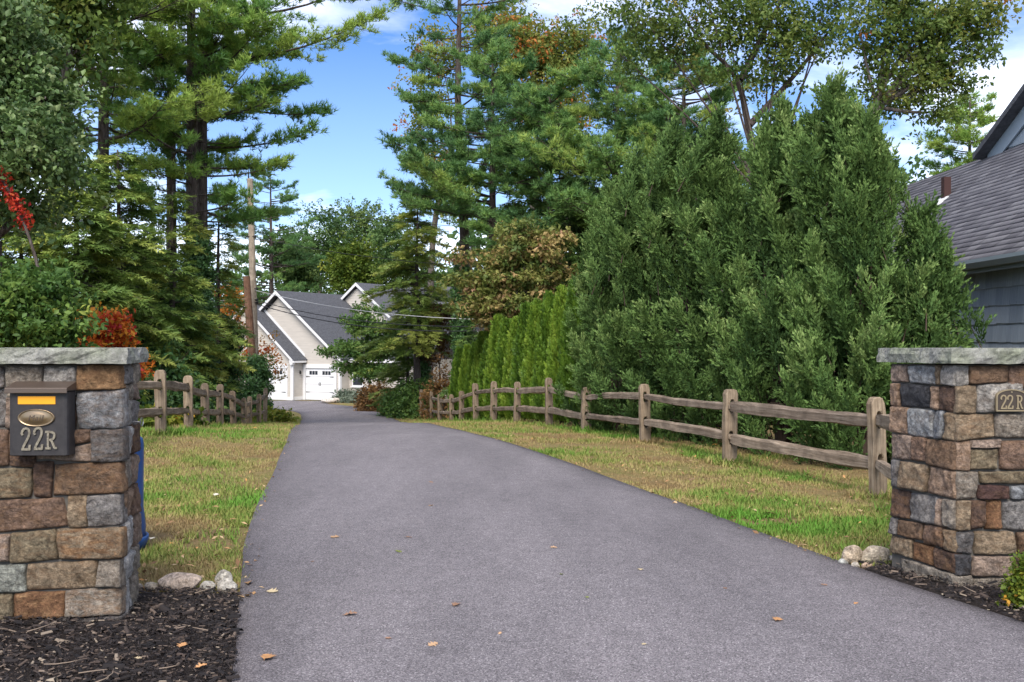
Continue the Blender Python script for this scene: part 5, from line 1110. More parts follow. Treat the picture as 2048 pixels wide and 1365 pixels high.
def juniper(label, px, d, top, rad, seed, lean=(0, 0), n=95, low=.07, tint=(.42, .16)):
    """Big upright juniper: a fan of ascending feathery plumes over bare crooked stems."""
    rng = np.random.default_rng(seed); b = foot(px, d); H = EYE - (top - HZ) / FPX * d - b.z; root = empty('juniper', b); tag(root, label, 'juniper', 'row of big junipers'); W = Wood(); F = Foliage(); b3 = arr(b)
    for i in range(9):
        a = i * 2.4 + rng.uniform(0, .5); r = rng.uniform(.1, .38) * rad; z1 = H * rng.uniform(.3, .6); e = b3 + np.array([np.cos(a) * r, np.sin(a) * r, z1]); W.tube(path([b3 - [0, 0, .15], b3 + np.array([np.cos(a) * r * .45, np.sin(a) * r * .45, H * .13]), e], 10), np.linspace(.055, .012, 10), 6)
    for i in range(26):     # bare lower twigs
        a = rng.uniform(0, 6.28); r = rad * rng.uniform(.4, .95); z0 = H * rng.uniform(.02, .12); e = b3 + np.array([np.cos(a) * r, np.sin(a) * r, z0 + H * rng.uniform(.02, .12)]); q = b3 + np.array([0, 0, z0]); W.tube(np.stack([q, q * .5 + e * .5 + rng.normal(0, .05, 3), e]), [.014, .008, .002], 4)
    pos = []; dr = []; sz = []; tn = []
    for i in range(n):
        k = low + (1 - low) * rng.uniform(0, 1) ** .95; a = rng.uniform(0, 6.28); env = rad * min(1, (k - low * .5) * 4.5 + .62) * (max(0, 1 - k ** 1.7)) ** .72 * rng.uniform(.62, 1.28); rr = env * rng.uniform(.6, 1.0) if k < .93 else env * rng.uniform(0, .6)
        tip = b3 + np.array([np.cos(a) * rr + lean[0] * k * H, np.sin(a) * rr + lean[1] * k * H, k * H + rng.uniform(-.1, .25)]); out = np.array([np.cos(a), np.sin(a), 0]) * (.55 - .25 * k) + np.array([lean[0], lean[1], 0]) * 1.5 + rng.normal(0, .16, 3); dirv = out + np.array([0, 0, 1.]); dirv /= np.linalg.norm(dirv)
        L = rng.uniform(.95, 1.75) * (1 if k > .35 else .65); st = tip - dirv * L; W.tube(np.stack([st, st + dirv * L * .25]), [.012, .004], 3); bt = np.clip(rng.normal(*tint), 0, 1)
        X = unit(np.cross(dirv, [0.3, 1, .2])); Y = np.cross(dirv, X); ns = int(15 * L); wmax = rng.uniform(.20, .34)
        for q in range(ns):
            s = (q + rng.uniform(0, 1)) / ns; ang = q * 2.4 + rng.uniform(-.5, .5); radv = X * np.cos(ang) + Y * np.sin(ang); bl = (wmax * np.sin(min(1, s * .8 + .16) * np.pi) ** .6 + .08) * rng.uniform(.6, 1.25); sd = dirv * 1.0 + radv * .62 * (1 - .5 * s) + np.array([0, 0, .25]) + rng.normal(0, .12, 3); sd /= np.linalg.norm(sd); o = st + dirv * s * L; m_ = int(6 + bl * 22); u = rng.uniform(.05, 1, m_)
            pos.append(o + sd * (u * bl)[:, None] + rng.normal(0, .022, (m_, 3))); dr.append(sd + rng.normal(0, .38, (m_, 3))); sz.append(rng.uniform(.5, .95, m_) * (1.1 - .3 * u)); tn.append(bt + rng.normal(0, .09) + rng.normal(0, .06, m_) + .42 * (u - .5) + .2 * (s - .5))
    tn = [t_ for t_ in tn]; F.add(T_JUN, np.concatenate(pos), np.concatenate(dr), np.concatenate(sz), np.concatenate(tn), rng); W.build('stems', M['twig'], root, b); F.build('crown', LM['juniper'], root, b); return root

def again(src, label, px, d, rz, s, sz):
    """Another plant of the same growth: a copy of a tree and its parts, turned and scaled."""
    r = src.copy(); COL.objects.link(r); r.location = foot(px, d); r.rotation_euler = (0, 0, rz); r.scale = (s, s, sz); r['label'] = label
    for ch in src.children:
        inv = ch.matrix_parent_inverse.copy(); c = ch.copy(); COL.objects.link(c); c.parent = r; c.matrix_parent_inverse = inv
    return r
# ------------------------------------------------------------------ arborvitae row (four plants shaped, then copied)
def arbor_meshes(seed, tm):
    rng = np.random.default_rng(seed); n = 3400; k = rng.uniform(0, 1, n) ** 1.15; a = rng.uniform(0, 6.28, n); R = .31 * np.minimum(1, .75 + k * 3) * (1 - k ** 2.0) ** .85 * (1 + .10 * np.sin(a * 4 + k * 9 + seed) + .07 * np.sin(a * 9 - k * 25)); R *= rng.uniform(.72, 1.06, n)
    p = np.stack([np.cos(a) * R, np.sin(a) * R, .05 + k * .95 * 2.6], -1); D = np.stack([np.cos(a) * .42, np.sin(a) * .42, np.ones(n)], -1) + rng.normal(0, .16, (n, 3)); F = Foliage(); F.add(T_ARB, p, D, rng.uniform(.7, 1.25, n), np.clip(rng.normal(tm, .14, n) + .17 * np.sin(a * 4 + k * 9 + seed), 0, 1), rng)
    W = Wood(); W.tube(np.array([[0, 0, -.15], [0, 0, .8], [0, 0, 2.2]]), [.05, .04, .01], 6)
    for i in range(14): z = .2 + i * .15; aa = i * 2.4; W.tube(np.array([[0, 0, z], [np.cos(aa) * .16, np.sin(aa) * .16, z + .2]]), [.012, .006], 4)
    return F.mesh('arborvitae_crown', LM['arbor']), np_mesh('arborvitae_stem', np.concatenate(W.V), np.concatenate(W.F), M['twig'], smooth=True)
def arborvitae_row():
    ms = [arbor_meshes(s, tm) for s, tm in ((101, .26), (102, .62), (103, .42), (105, .7))]; rng = np.random.default_rng(104)
    tops = [(912, 36.5, 698), (928, 35.2, 692), (944, 34, 688), (958, 32.6, 668), (975, 31.2, 662), (990, 30, 634), (1008, 28.8, 642), (1026, 27.5, 640), (1046, 26.2, 612), (1068, 25, 606), (1092, 23.8, 590), (1118, 22.6, 580), (1146, 21.4, 568)]
    words = ['first and farthest', 'second', 'third', 'fourth', 'fifth', 'sixth', 'seventh', 'eighth', 'ninth', 'tenth', 'eleventh', 'twelfth', 'thirteenth and nearest']
    for i, (px, d, top) in enumerate(tops):
        b = foot(px + 6, d); H = EYE - (top - HZ) / FPX * d - b.z; o = empty('arborvitae', b, rng.uniform(0, 6.28)); s = H / 2.62; w = rng.uniform(.85, 1.05) * max(s, .9); o.scale = (w, w, s)
        tag(o, words[i] + ' bright green arborvitae in the row, counted from the garage end', 'arborvitae', 'arborvitae row behind the fence'); c, t = ms[i % 4]; link('crown', c, o); link('stem', t, o)
arborvitae_row()

def height(px, d, top): return EYE - (top - HZ) / FPX * d - foot(px, d).z
J = [juniper('slim juniper second from the arborvitaes', 1232, 18.4, 400, .72, 202, (-.02, 0), 46), juniper('broad juniper in the middle of the row, fourth from the arborvitaes', 1375, 16.0, 262, 1.0, 204, (-.06, 0), 64),
     juniper('tallest dark juniper with spire top, seventh from the arborvitaes', 1672, 12.9, 165, 1.15, 207, (.0, 0), 78), juniper('ragged juniper nearest the blue house with arms spreading over its roof', 1838, 12.2, 440, .5, 209, (.05, 0), 42)]
def juniper_again(k, src, label, px, d, top, rz, s):
    again(J[k], label, px, d, rz, s, height(px, d, top) / height(*src))
S0, S1, S2 = (1232, 18.4, 400), (1375, 16.0, 262), (1672, 12.9, 165)
juniper_again(0, S0, 'narrow juniper beside the last arborvitae, lowest of the juniper row', 1192, 19.6, 452, .9, .86)
juniper_again(1, S1, 'juniper third from the arborvitaes with pale feathery tips', 1292, 17.2, 318, .35, .9)
juniper_again(1, S1, 'tall juniper fifth from the arborvitaes with a pointed leader', 1470, 14.9, 240, -.45, 1.05)
juniper_again(2, S2, 'dense dark juniper sixth from the arborvitaes', 1565, 13.8, 210, 2.3, .96)
juniper_again(2, S2, 'wide juniper beside the plaque pillar, second from the blue house', 1730, 12.3, 225, 4.1, .80)

# ------------------------------------------------------------------ left side woods
pine('tall white pine with twin trunks rising beside the utility pole', [(388, 800), (386, 500), (384, 200), (380, -200), (380, -420)], 31, .27, (440, -420), 'pine', 301, nb=74, lmax=4.0, tint=(.55, .2), bare=10, side=(.15, .35),
     extra=[(120, .1, 5.4, .18), (40, .05, 5.6, .2), (60, 3.0, 3.6, .1), (190, -.1, 3.4, .05), (280, .0, 1.7, -.05), (240, 3.3, 2.4, .0), (390, -.2, 1.25, .1), (385, 3.3, 1.7, .1), (370, -1.5, 1.8, .1), (120, 3.4, 3.4, .1), (90, -1.2, 3.2, .1), (150, -1.9, 3.0, .1), (30, -1.4, 3.4, .1)])
pine('second trunk of the twin pine pair, leaning to its neighbour', [(404, 800), (402, 500), (404, 200), (412, -200), (416, -380)], 31.4, .25, (300, -380), 'pine', 302, nb=48, lmax=3.6, tint=(.5, .2), bare=6)
pine('straight slim pine just behind the twin pines', [(344, 800), (343, 500), (342, 150), (342, -300)], 34, .22, (330, -300), 'pine', 303, nb=50, lmax=3.2, tint=(.4, .2), bare=12)
pine('white pine with yellowish boughs above the mailbox pillar', [(205, 800), (205, 500), (208, 150), (212, -300)], 29, .24, (320, -320), 'pine', 304, nb=74, lmax=3.8, tint=(.62, .2), bare=6)
pine('dark pine behind the utility pole, lower than the others', [(545, 800), (543, 600), (541, 356)], 84, .3, (640, 352), 'pine_dark', 305, nb=80, lmax=5.0, tint=(.4, .15))
broad('oak_tree', 'blue green oak filling the upper corner above the mailbox pillar', -30, 17, [(10, 130, 90, 60), (80, 215, 70, 55), (20, 300, 90, 60, -1), (105, 330, 48, 50), (-40, 230, 90, 90), (50, 420, 60, 40), (-40, 40, 100, 60)], 'oak_blue', T_OAK, 306, r0=.24, nclump=330, per=10, spread=.22, tint=(.55, .2), group='oaks', bark='bark_pine', size=.62)
broad('oak_tree', 'dark oak with crooked bare limbs behind the blue green oak', 95, 25, [(80, 40, 120, 80), (150, 120, 70, 70), (60, -60, 140, 90), (180, 20, 60, 60), (210, -60, 80, 70)], 'oak', T_OAK, 307, r0=.26, nclump=190, per=8, spread=.35, tint=(.32, .16), group='oaks', trunk=[(105, 500), (115, 250), (95, 120)], limbs=[([(105, 230), (60, 100), (85, 0)], .12), ([(115, 200), (150, 60), (130, -40)], .1)])
for i, (lb, px, d, top, r, s_, t_) in enumerate([('large hemlock with drooping boughs straight above the mailbox', 150, 23, 340, 2.5, 311, (.5, .2)), ('dark hemlock between the mailbox pillar cap and the first pine', 235, 25, 300, 2.3, 312, (.4, .18)), ('thin see-through hemlock at the foot of the twin pines', 345, 28, 385, 2.3, 313, (.55, .2)), ('thin hemlock right beside the utility pole', 438, 34, 415, 1.35, 314, (.6, .2)), ('shaded hemlock at the edge of the picture under the oak', 40, 24, 400, 2.3, 315, (.35, .2)), ('small hemlock in front of the slim pine', 290, 27, 470, 1.7, 316, (.5, .2))]):
    hemlock(lb, px, d, top, r, s_, tint=(t_[0] + .12, t_[1]), nb=[115, 105, 66, 60, 95, 60][i], low=.16)
broad('understory_tree', 'leafy green understory tree left of the red leaves, above the pillar cap', 60, 14.6, [(40, 620, 80, 50), (120, 650, 50, 36), (-20, 640, 60, 60), (70, 570, 40, 30)], 'broad', T_BROAD, 321, r0=.05, nclump=150, per=10, spread=.16, tint=(.4, .2), size=.75, group='understory trees')
broad('understory_tree', 'bright yellow green sapling behind the red leaved shrub', 290, 30, [(270, 560, 40, 60), (300, 640, 40, 60), (250, 650, 40, 40)], 'yellowgreen', T_BROAD, 322, r0=.06, nclump=70, per=7, spread=.24, tint=(.3, .2), group='understory trees')
broad('red_maple', 'small red and orange maple peeking over the mailbox pillar cap', 215, 20, [(200, 675, 34, 34), (240, 655, 22, 30), (276, 730, 12, 14), (190, 640, 18, 14)], 'red', T_BROAD, 323, r0=.05, nclump=40, per=7, spread=.13, tint=(.3, .28), size=.8, group='red leaved plants', cat='tree')
broad('orange_maple', 'orange maple sapling hugging the leaning stub pole', 480, 47, [(470, 640, 26, 50), (478, 720, 26, 40), (532, 700, 14, 30), (542, 750, 14, 26), (455, 600, 16, 22)], 'orange', T_BROAD, 324, r0=.07, nclump=52, per=7, spread=.25, tint=(.45, .25), group='red leaved plants')
ivy_column('ivy_trunk', 'thick ivy covered trunk behind the first fence posts', 350, 29, [(352, 720), (345, 600)], .62, 331, n=1500, tint=(.45, .2))
ivy_column('ivy_trunk', 'ivy covered trunk below the twin pines', 398, 30.5, [(402, 720), (396, 560), (392, 470)], .5, 332, n=1500, tint=(.5, .2))
ivy_column('ivy_trunk', 'dark ivy mound between the twin pines and the stub pole', 438, 35, [(445, 740), (440, 640)], .75, 333, n=1700, tint=(.35, .2))
ivy_column('ivy_trunk', 'ivy swallowing the foot of the two utility poles', 512, 43.5, [(514, 760), (516, 715)], .62, 334, n=1100, tint=(.5, .2))
ivy_column('vine_trunk', 'leaning trunk with a sleeve of scarlet creeper at the picture edge', 110, 15.4, [(95, 600), (48, 436), (0, 350), (-60, 270)], .07, 335, n=45, kr=(12.8, 16.8), m='red', group='red leaved plants', size=.65, tint=(.75, .15), cat='creeper')
shrub('hosta', 'yellow green hosta clump seen through the fence beside the pillar', 300, 830, 19, .9, .35, 'yellowgreen', T_BROAD, 341, 160, (.35, .2), 1.1, 'low garden plants', 'plant', 4)
shrub('hosta', 'yellow hosta clump at the last post of the near fence', 543, 828, 40, .9, .6, 'yellowgreen', T_BROAD, 342, 160, (.55, .15), 1.2, 'low garden plants', 'plant', 4)
for i, (lb, px, d, rx, h) in enumerate([('dark leafy shrub behind the first post of the near fence', 292, 24, 1.5, 2.1), ('dark leafy shrub behind the third and fourth posts', 385, 34, 1.7, 2.2), ('dark leafy shrub behind the fence near the poles', 462, 44, 1.6, 2.2), ('dark leafy shrub rising behind the mailbox pillar', 180, 22, 1.5, 1.9), ('dark leafy shrub at the picture edge behind the pillar', 60, 19, 1.6, 1.7)]):
    shrub('shrub', lb, px, 800, d, rx, h, 'ivy', T_BROAD, 350 + i, 520, (.4, .2), 1.1)

# ------------------------------------------------------------------ trees around and behind the garage
for i, (lb, px, d, bl, m, t_) in enumerate([('rounded green tree directly behind the garage ridge', 640, 95, [(640, 470, 50, 60), (610, 520, 45, 45), (670, 530, 45, 45)], 'far', (.35, .2)), ('pale green tree topping the treeline between pole and tall pine', 720, 100, [(715, 440, 42, 42), (740, 480, 50, 50), (690, 500, 40, 40)], 'far', (.65, .2)), ('dark green tree behind the long roof', 790, 90, [(790, 490, 40, 55), (760, 540, 50, 40), (830, 540, 40, 50)], 'far', (.3, .18)),
                                       ('pale tree close behind the utility pole', 585, 88, [(585, 540, 34, 40), (560, 500, 26, 40), (600, 560, 30, 30)], 'far', (.5, .2)), ('yellowish pine-like tree beside the second gable', 690, 82, [(690, 550, 26, 20), (705, 520, 30, 18), (720, 555, 30, 18)], 'yellowgreen', (.2, .12))]):
    broad('deciduous_tree', lb, px, d, bl, m, T_BIG, 400 + i, r0=.3, nclump=110, per=8, spread=.6, tint=t_, group='trees behind the garage house', twigs=False, size=1.1)
broad('dogwood_tree', 'dark green layered tree in front of the garage house', 742, 55, [(725, 645, 38, 12), (755, 660, 50, 16), (705, 690, 40, 9), (735, 705, 55, 14), (770, 690, 40, 20), (715, 735, 42, 10), (755, 745, 45, 16), (665, 705, 24, 5), (735, 622, 24, 12)], 'broad', T_BROAD, 411, r0=.10, nclump=210, per=8, spread=.28, tint=(.42, .18), flat=.35, group='trees by the garage', size=1.25)
hemlock('broad spruce-like hemlock with ivied trunk beside the long roof', 836, 46, 385, 3.5, 412, nb=105, tint=(.72, .2), low=.3, group='hemlocks', dens=1.3)
hemlock('hemlock boughs spreading above the green shrub at the fence end', 812, 48, 625, 1.8, 413, nb=60, tint=(.55, .2), low=.12, group='hemlocks', dens=1.2)
ivy_column('ivy_trunk', 'ivy sleeve on the trunk beside the long grey roof', 845, 47, [(845, 700), (843, 590)], .42, 414, n=1100)
ivy_column('ivy_trunk', 'ivy sleeve on the foot of the tall pine behind the dogwood', 926, 39.5, [(926, 700), (926, 520)], .42, 415, n=1300)
shrub('shrub', 'round russet shrub on the grass near the garage', 757, 790, 53, 1.25, 1.55, 'russet', T_SMALL, 421, 900, (.5, .2), 2.2, stems=22)
shrub('rhododendron', 'green rhododendron at the far end of the fence', 838, 800, 45.5, 1.4, 1.9, 'broad', T_BROAD, 422, 520, (.4, .18), 1.1)
shrub('shrub', 'small dark green shrub between the russet shrub and the fence end', 806, 800, 47, 1.2, 1.5, 'broad', T_BROAD, 423, 400, (.3, .15), 1.1)
shrub('shrub', 'reddish shrub behind the fence end, before the arborvitaes', 888, 790, 42, 1.0, 2.6, 'russet', T_BROAD, 424, 330, (.6, .2), .9)
shrub('lavender', 'grey green lavender mound nearer the garage door', 689, 793, 65, .8, .75, 'lavender', T_SMALL, 425, 320, (.5, .2), 2.4, 'lavender mounds', 'plant')
shrub('lavender', 'grey green lavender mound next to the russet shrub', 711, 793, 64.5, .9, .8, 'lavender', T_SMALL, 426, 320, (.5, .2), 2.4, 'lavender mounds', 'plant')
broad('burning_bush', 'purple brown bush in front of the long grey roof', 880, 46, [(880, 650, 26, 40), (870, 700, 24, 30)], 'russet', T_SMALL, 427, r0=.05, nclump=50, per=8, spread=.2, tint=(.3, .15), cat='shrub', group='shrubs', size=1.8)

# ------------------------------------------------------------------ centre and right woods
pine('tallest pine with bare lower trunk rising behind the dogwood', [(934, 800), (930, 430), (914, 250), (918, 60), (922, -150)], 41, .27, (400, -150), 'pine_dark', 501, nb=70, lmax=3.6, tint=(.5, .18), bare=8, side=(.1, .35), extra=[(410, 3.1, 2.3, .05), (330, 3.0, 2.2, .0), (290, 3.2, 2.2, .05), (20, 3.0, 3.0, .2), (10, .1, 3.2, .2), (170, 3.1, 1.6, .1)])
broad('oak_tree', 'oak with a leaning crooked trunk left of the tallest pine', 858, 51, [(850, 200, 34, 60), (880, 110, 50, 50), (835, 280, 26, 30), (860, 330, 40, 20), (900, 400, 40, 25)], 'oak', T_OAK, 502, r0=.2, nclump=100, per=10, spread=.4, tint=(.5, .25), group='oaks', trunk=[(862, 470), (884, 380), (905, 310)], size=.95)
PN = pine('full green pine next to the tallest pine', [(985, 800), (985, 450), (985, 100)], 39, .24, (450, 95), 'pine_dark', 503, nb=80, lmax=3.5, tint=(.45, .18))
again(PN, 'pine with layered bright boughs above the dogwood', 1100, 37, 2.1, 1.08, .84)
PW = pine('wide pine towering behind the narrow junipers', [(1230, 800), (1232, 450), (1236, 100)], 36, .26, (480, 90), 'pine_dark', 505, nb=88, lmax=4.4, tint=(.5, .2))
again(PW, 'wide pine behind the middle junipers with pale lower boughs', 1370, 34, 1.9, .92, .92)
pine('yellow green pine behind the blue house roof', [(1935, 800), (1938, 500), (1940, 200)], 38, .2, (440, 195), 'pine', 507, nb=60, lmax=2.1, tint=(.68, .16))
broad('oak_tree', 'oak turning orange at the top behind the pines', 1060, 52, [(1050, 110, 70, 55), (1120, 120, 60, 60), (1000, 60, 60, 50), (1160, 90, 40, 45), (1090, 200, 60, 50), (1150, 240, 40, 50)], 'oak', T_OAK, 508, r0=.28, nclump=240, per=11, spread=.5, tint=(.66, .22), group='oaks', size=1.05)
hemlock('dark hemlock in the shade behind the dogwood', 1140, 35, 380, 2.8, 509, nb=110, tint=(.15, .1), low=.1, group='hemlocks', dens=1.2)
hemlock('deep green hemlock between the tallest pine and the layered pine', 1030, 38, 400, 2.6, 510, nb=90, tint=(.15, .1), low=.1, group='hemlocks', dens=1.1)
broad('dogwood_tree', 'dogwood with tan and pink turning leaves above the arborvitaes', 1030, 31, [(1000, 520, 60, 18), (1060, 500, 70, 22), (960, 560, 60, 18), (1040, 560, 90, 20), (1110, 540, 50, 22), (950, 610, 60, 16), (1030, 610, 80, 18), (1090, 600, 60, 20), (1000, 645, 60, 14), (1050, 460, 50, 18), (1120, 480, 40, 16), (930, 515, 30, 12), (985, 585, 50, 12)], 'dogwood', T_DROOP, 511, r0=.09, nclump=330, per=8, spread=.2, tint=(.34, .2), flat=.35, group='trees by the garage', size=.9, shell=.35)
broad('oak_tree', 'big oak with pale limbs arching over the junipers', 1560, 26, [(1290, 40, 80, 60), (1360, 90, 60, 60), (1450, 50, 80, 60), (1540, 40, 70, 60), (1560, 120, 70, 50), (1480, 150, 50, 40), (1640, 90, 60, 50), (1240, 110, 36, 40), (1650, 10, 60, 40), (1400, -50, 110, 40), (1560, -60, 110, 30)], 'oak', T_OAK, 512, r0=.13, nclump=210, per=10, spread=.32, tint=(.38, .2), group='oaks', bark='bark_pine', trunk=[(1550, 560), (1530, 400)], limbs=[([(1530, 400), (1488, 225), (1478, 150), (1400, 85), (1340, -10)], .09), ([(1482, 160), (1530, 60), (1580, -30)], .10), ([(1500, 250), (1600, 140), (1660, 60)], .09)], shell=.4, size=.68)
broad('oak_tree', 'airy oak leaning out over the blue house with curved limb', 1700, 24, [(1800, 40, 50, 45), (1860, 60, 60, 40), (1920, 40, 60, 40), (1960, 20, 40, 30), (1780, 110, 40, 35), (1860, 130, 60, 30), (1900, 170, 40, 26), (1960, 100, 26, 30), (1830, 190, 50, 26), (1880, 225, 40, 24), (1770, 170, 40, 30), (1960, 60, 30, 26), (1790, -20, 60, 36), (1720, 60, 30, 50)], 'oak', T_OAK, 513, r0=.2, nclump=190, per=9, spread=.25, tint=(.42, .18), group='oaks', trunk=[(1700, 420), (1725, 260), (1755, 215)], limbs=[([(1740, 240), (1765, 170), (1800, 120), (1850, 40), (1880, -30)], .085), ([(1790, 135), (1860, 60), (1930, 30)], .05), ([(1760, 200), (1830, 170), (1900, 150)], .045), ([(1800, 120), (1900, 100), (1955, 90)], .04)], shell=.45, size=.66)
shrub('euonymus', 'small yellow green shrub at the foot of the plaque pillar', 2062, 1160, 5.05, .13, .30, 'yellowgreen', T_SMALL, 521, 420, (.4, .22), .42, 'low garden plants', 'shrub', 8)

# ------------------------------------------------------------------ the wood behind everything, one mass
def woods():
    rng = np.random.default_rng(600); F = Foliage(); pos = []; tn = []
    prof = [(-900, 520), (-300, 500), (0, 520), (300, 540), (470, 560), (560, 600), (700, 590), (820, 575), (900, 520), (1000, 430), (1200, 400), (1500, 330), (1800, 380), (2000, 420), (2300, 450), (2900, 450)]
    px = rng.uniform(-700, 2700, 2500); top = np.interp(px, [p[0] for p in prof], [p[1] for p in prof]) + 40 * np.sin(px / 37.) * np.sin(px / 91.) + rng.normal(0, 10, len(px)); d = np.where((px > 330) & (px < 930), rng.uniform(105, 130, len(px)), rng.uniform(62, 90, len(px)))
    zt = EYE - (top - HZ) / FPX * d; x = (px - 1024) / FPX * d; z0 = ground_z(x, d); z = z0 + (zt - z0) * rng.uniform(.02, 1, len(px)) ** .8; c = np.stack([x, d, z], -1)
    per = 4; p = np.repeat(c, per, 0) + rng.normal(0, .75, (len(c) * per, 3)); t = np.repeat(np.clip(.35 + .25 * np.sin(px / 60) + rng.normal(0, .15, len(px)), 0, 1), per) + rng.normal(0, .1, len(p))
    F.add(T_BIG, p, rng.normal(0, .5, p.shape) + np.array([0, 0, 1.]), rng.uniform(1.6, 2.7, len(p)), t, rng); W = Wood()
    for i in range(150):
        q = rng.uniform(-800, 2800); dd = rng.uniform(110, 130) if 330 < q < 930 else rng.uniform(62, 90); tz = EYE - (np.interp(q, [a[0] for a in prof], [a[1] for a in prof]) - HZ) / FPX * dd; xx = (q - 1024) / FPX * dd; g = gz(xx, dd); W.tube(np.array([[xx, dd, g - .2], [xx + rng.normal(0, .3), dd, (g + tz) / 2], [xx + rng.normal(0, .5), dd, tz - .5]]), [.25, .18, .05], 6)
    o = link('woods', F.mesh('woods', LM['far'])); tag(o, 'dark distant wood closing the view behind the trees', 'wood', kind='stuff')
    t_ = link('trunks', np_mesh('woods_trunks', np.concatenate(W.V), np.concatenate(W.F), M['bark_oak'], smooth=True), o)
woods()
def undergrowth():
    """Low leafy growth on the wood's floor, both sides of the drive beyond the fences."""
    rng = np.random.default_rng(610); F = Foliage(); n = 1500
    y = rng.uniform(19, 60, n); side = rng.uniform(size=n) < .62; fx = np.where(side, -1, 1)
    lx = np.interp(y, [p[0].y for p in LP], [p[0].x for p in LP]); rx = np.interp(y, [p[0].y for p in RP], [p[0].x for p in RP]); dl = drive_x(np.minimum(y, 48), -1)
    x = np.where(side, np.minimum(lx, dl - 1) - rng.uniform(2.6, 17, n), rx + rng.uniform(3.0, 14, n)); k = (y < 52) & ~((x > -30) & (y > 58)); x, y = x[k], y[k]; n = len(x)
    z = ground_z(x, y) + rng.uniform(.05, .9, n) * rng.uniform(.2, 1, n); p = np.repeat(np.stack([x, y, z], -1), 5, 0) + rng.normal(0, .22, (n * 5, 3)); F.add(T_BROAD, p, rng.normal(0, .4, p.shape) + np.array([0, 0, 1.]), rng.uniform(1.0, 1.6, len(p)), np.clip(rng.normal(.35, .2, len(p)), 0, 1), rng)
    o = link('undergrowth', F.mesh('undergrowth', LM['broad'])); tag(o, 'low green undergrowth on the floor of the wood', 'undergrowth', kind='stuff')
undergrowth()

# ------------------------------------------------------------------ grass blades, fallen leaves
def f_grass(nt, n, l, b):
    a = n.new('ShaderNodeAttribute'); a.attribute_name = 'tint'; r = ramp(n, [(0, (0.269, 0.181, 0.087)), (.3, (0.363, 0.282, 0.128)), (.5, (0.255, 0.269, 0.074)), (.75, (0.134, 0.222, 0.040)), (1, (0.114, 0.269, 0.034))]); l.new(a.outputs['Fac'], r.inputs[0]); l.new(r.outputs[0], b.inputs['Base Color'])
    t = n.new('ShaderNodeBsdfTranslucent'); l.new(r.outputs[0], t.inputs[0]); m = n.new('ShaderNodeMixShader'); m.inputs[0].default_value = .25; l.new(b.outputs[0], m.inputs[1]); l.new(t.outputs[0], m.inputs[2]); l.new(m.outputs[0], n['Material Output'].inputs[0])
M['grass'] = mat('grass_blades', rough=.7, spec=.15, fn=f_grass)
def fbm(x, y, s, seed): 
    return np.array([mnoise.noise(Vector((a * s, b * s, seed))) + .5 * mnoise.noise(Vector((a * s * 2.3, b * s * 2.3, seed + 5))) for a, b in zip(x, y)])
def grass():
    rng = np.random.default_rng(620); T = []
    for _ in range(5):
        V = []; F = []
        for i in range(5):
            a = rng.uniform(0, 6.28); o = np.array([rng.normal(0, .025), rng.normal(0, .025), 0]); h = rng.uniform(.5, 1.0); ln = rng.uniform(.25, 1.0); w = .0055 * np.array([np.cos(a + 1.57), np.sin(a + 1.57), 0]); t = o + np.array([np.cos(a) * ln * .055, np.sin(a) * ln * .055, h * .055]); b = len(V)
            V += [o - w, o + w, t]; F += [(b, b + 1, b + 2)]
        T.append((np.array(V), np.array(F)))
    N = 165000; d = 5.0 + (46 - 5.0) * rng.uniform(0, 1, N) ** 2.1; px = rng.uniform(230, 2060, N); x = (px - 1024) / FPX * d; y = d
    el, er = drive_x(np.clip(y, 0, 48), -1), drive_x(np.clip(y, 0, 48), 1); k = (x < el + .03 - rng.uniform(0, .09, N)) | (x > er - .03 + rng.uniform(0, .09, N))
    k &= ~((x < el + .1) & (y < 5.36)); k &= ~((x > 1.9) & (y < 6.1)); k &= ~((x > -1.9 - .5) & (x < -1.75) & (y < 5.2))
    # stop where the grass ends past the fences
    rx = np.interp(y, [p[0].y for p in RP], [p[0].x for p in RP]); lx = np.interp(y, [p[0].y for p in LP], [p[0].x for p in LP]); k &= (x < rx + 2.4) & (x > lx - 2.8)
    x, y = x[k], y[k]; n = len(x); f = fbm(x, y, .8, 3.1); g = np.clip(.44 + .68 * f - .04 * (x > 0) + rng.normal(0, .13, n), 0, 1)
    g = np.where((np.abs(x - np.interp(y, [p[0].y for p in LP], [p[0].x for p in LP])) < .35) | (np.abs(x - np.interp(y, [p[0].y for p in RP], [p[0].x for p in RP])) < .25), np.clip(g + .25, 0, 1), g)
    zl = np.interp(y, [5, 6.9, 7.6, 8.6, 9.6, 11, 13, 15, 18, 24], [-.26, -.24, -.12, .24, -.04, -.20, -.12, .10, -.02, -.12]); zr = np.interp(y, [5, 6.2, 7.5, 8.8, 10.5, 13, 16, 18, 22], [.2, .22, .22, .05, -.14, -.12, -.16, .12, -.12]); g = np.clip(g + np.where(x < 0, zl, zr), 0, 1)
    bare = fbm(x, y, 1.3, 9.2) < np.where((x < 0) & (y < 7.4), -.12, -.42); keep = ~(bare & (rng.uniform(size=n) < .85)); x, y, g = x[keep], y[keep], g[keep]; n = len(x)
    nearpost = np.min(np.stack([np.hypot(x - p[0].x, y - p[0].y) for p in LP + RP]), 0) < .3
    s = (.55 + .75 * g) * rng.uniform(.6, 1.2, n) * np.where(nearpost, 2.0, 1.0) * (1 + .03 * np.maximum(0, y - 10)); F = Foliage(); F.add(T, np.stack([x, y, ground_z(x, y) - .014], -1), np.array([[0, 0, 1.]]) + rng.normal(0, .12, (n, 3)), s, g, rng)
    tag(link('grass', F.mesh('grass', M['grass'])), 'short patchy grass, green and straw coloured, beside the driveway', 'grass', kind='stuff')
grass()
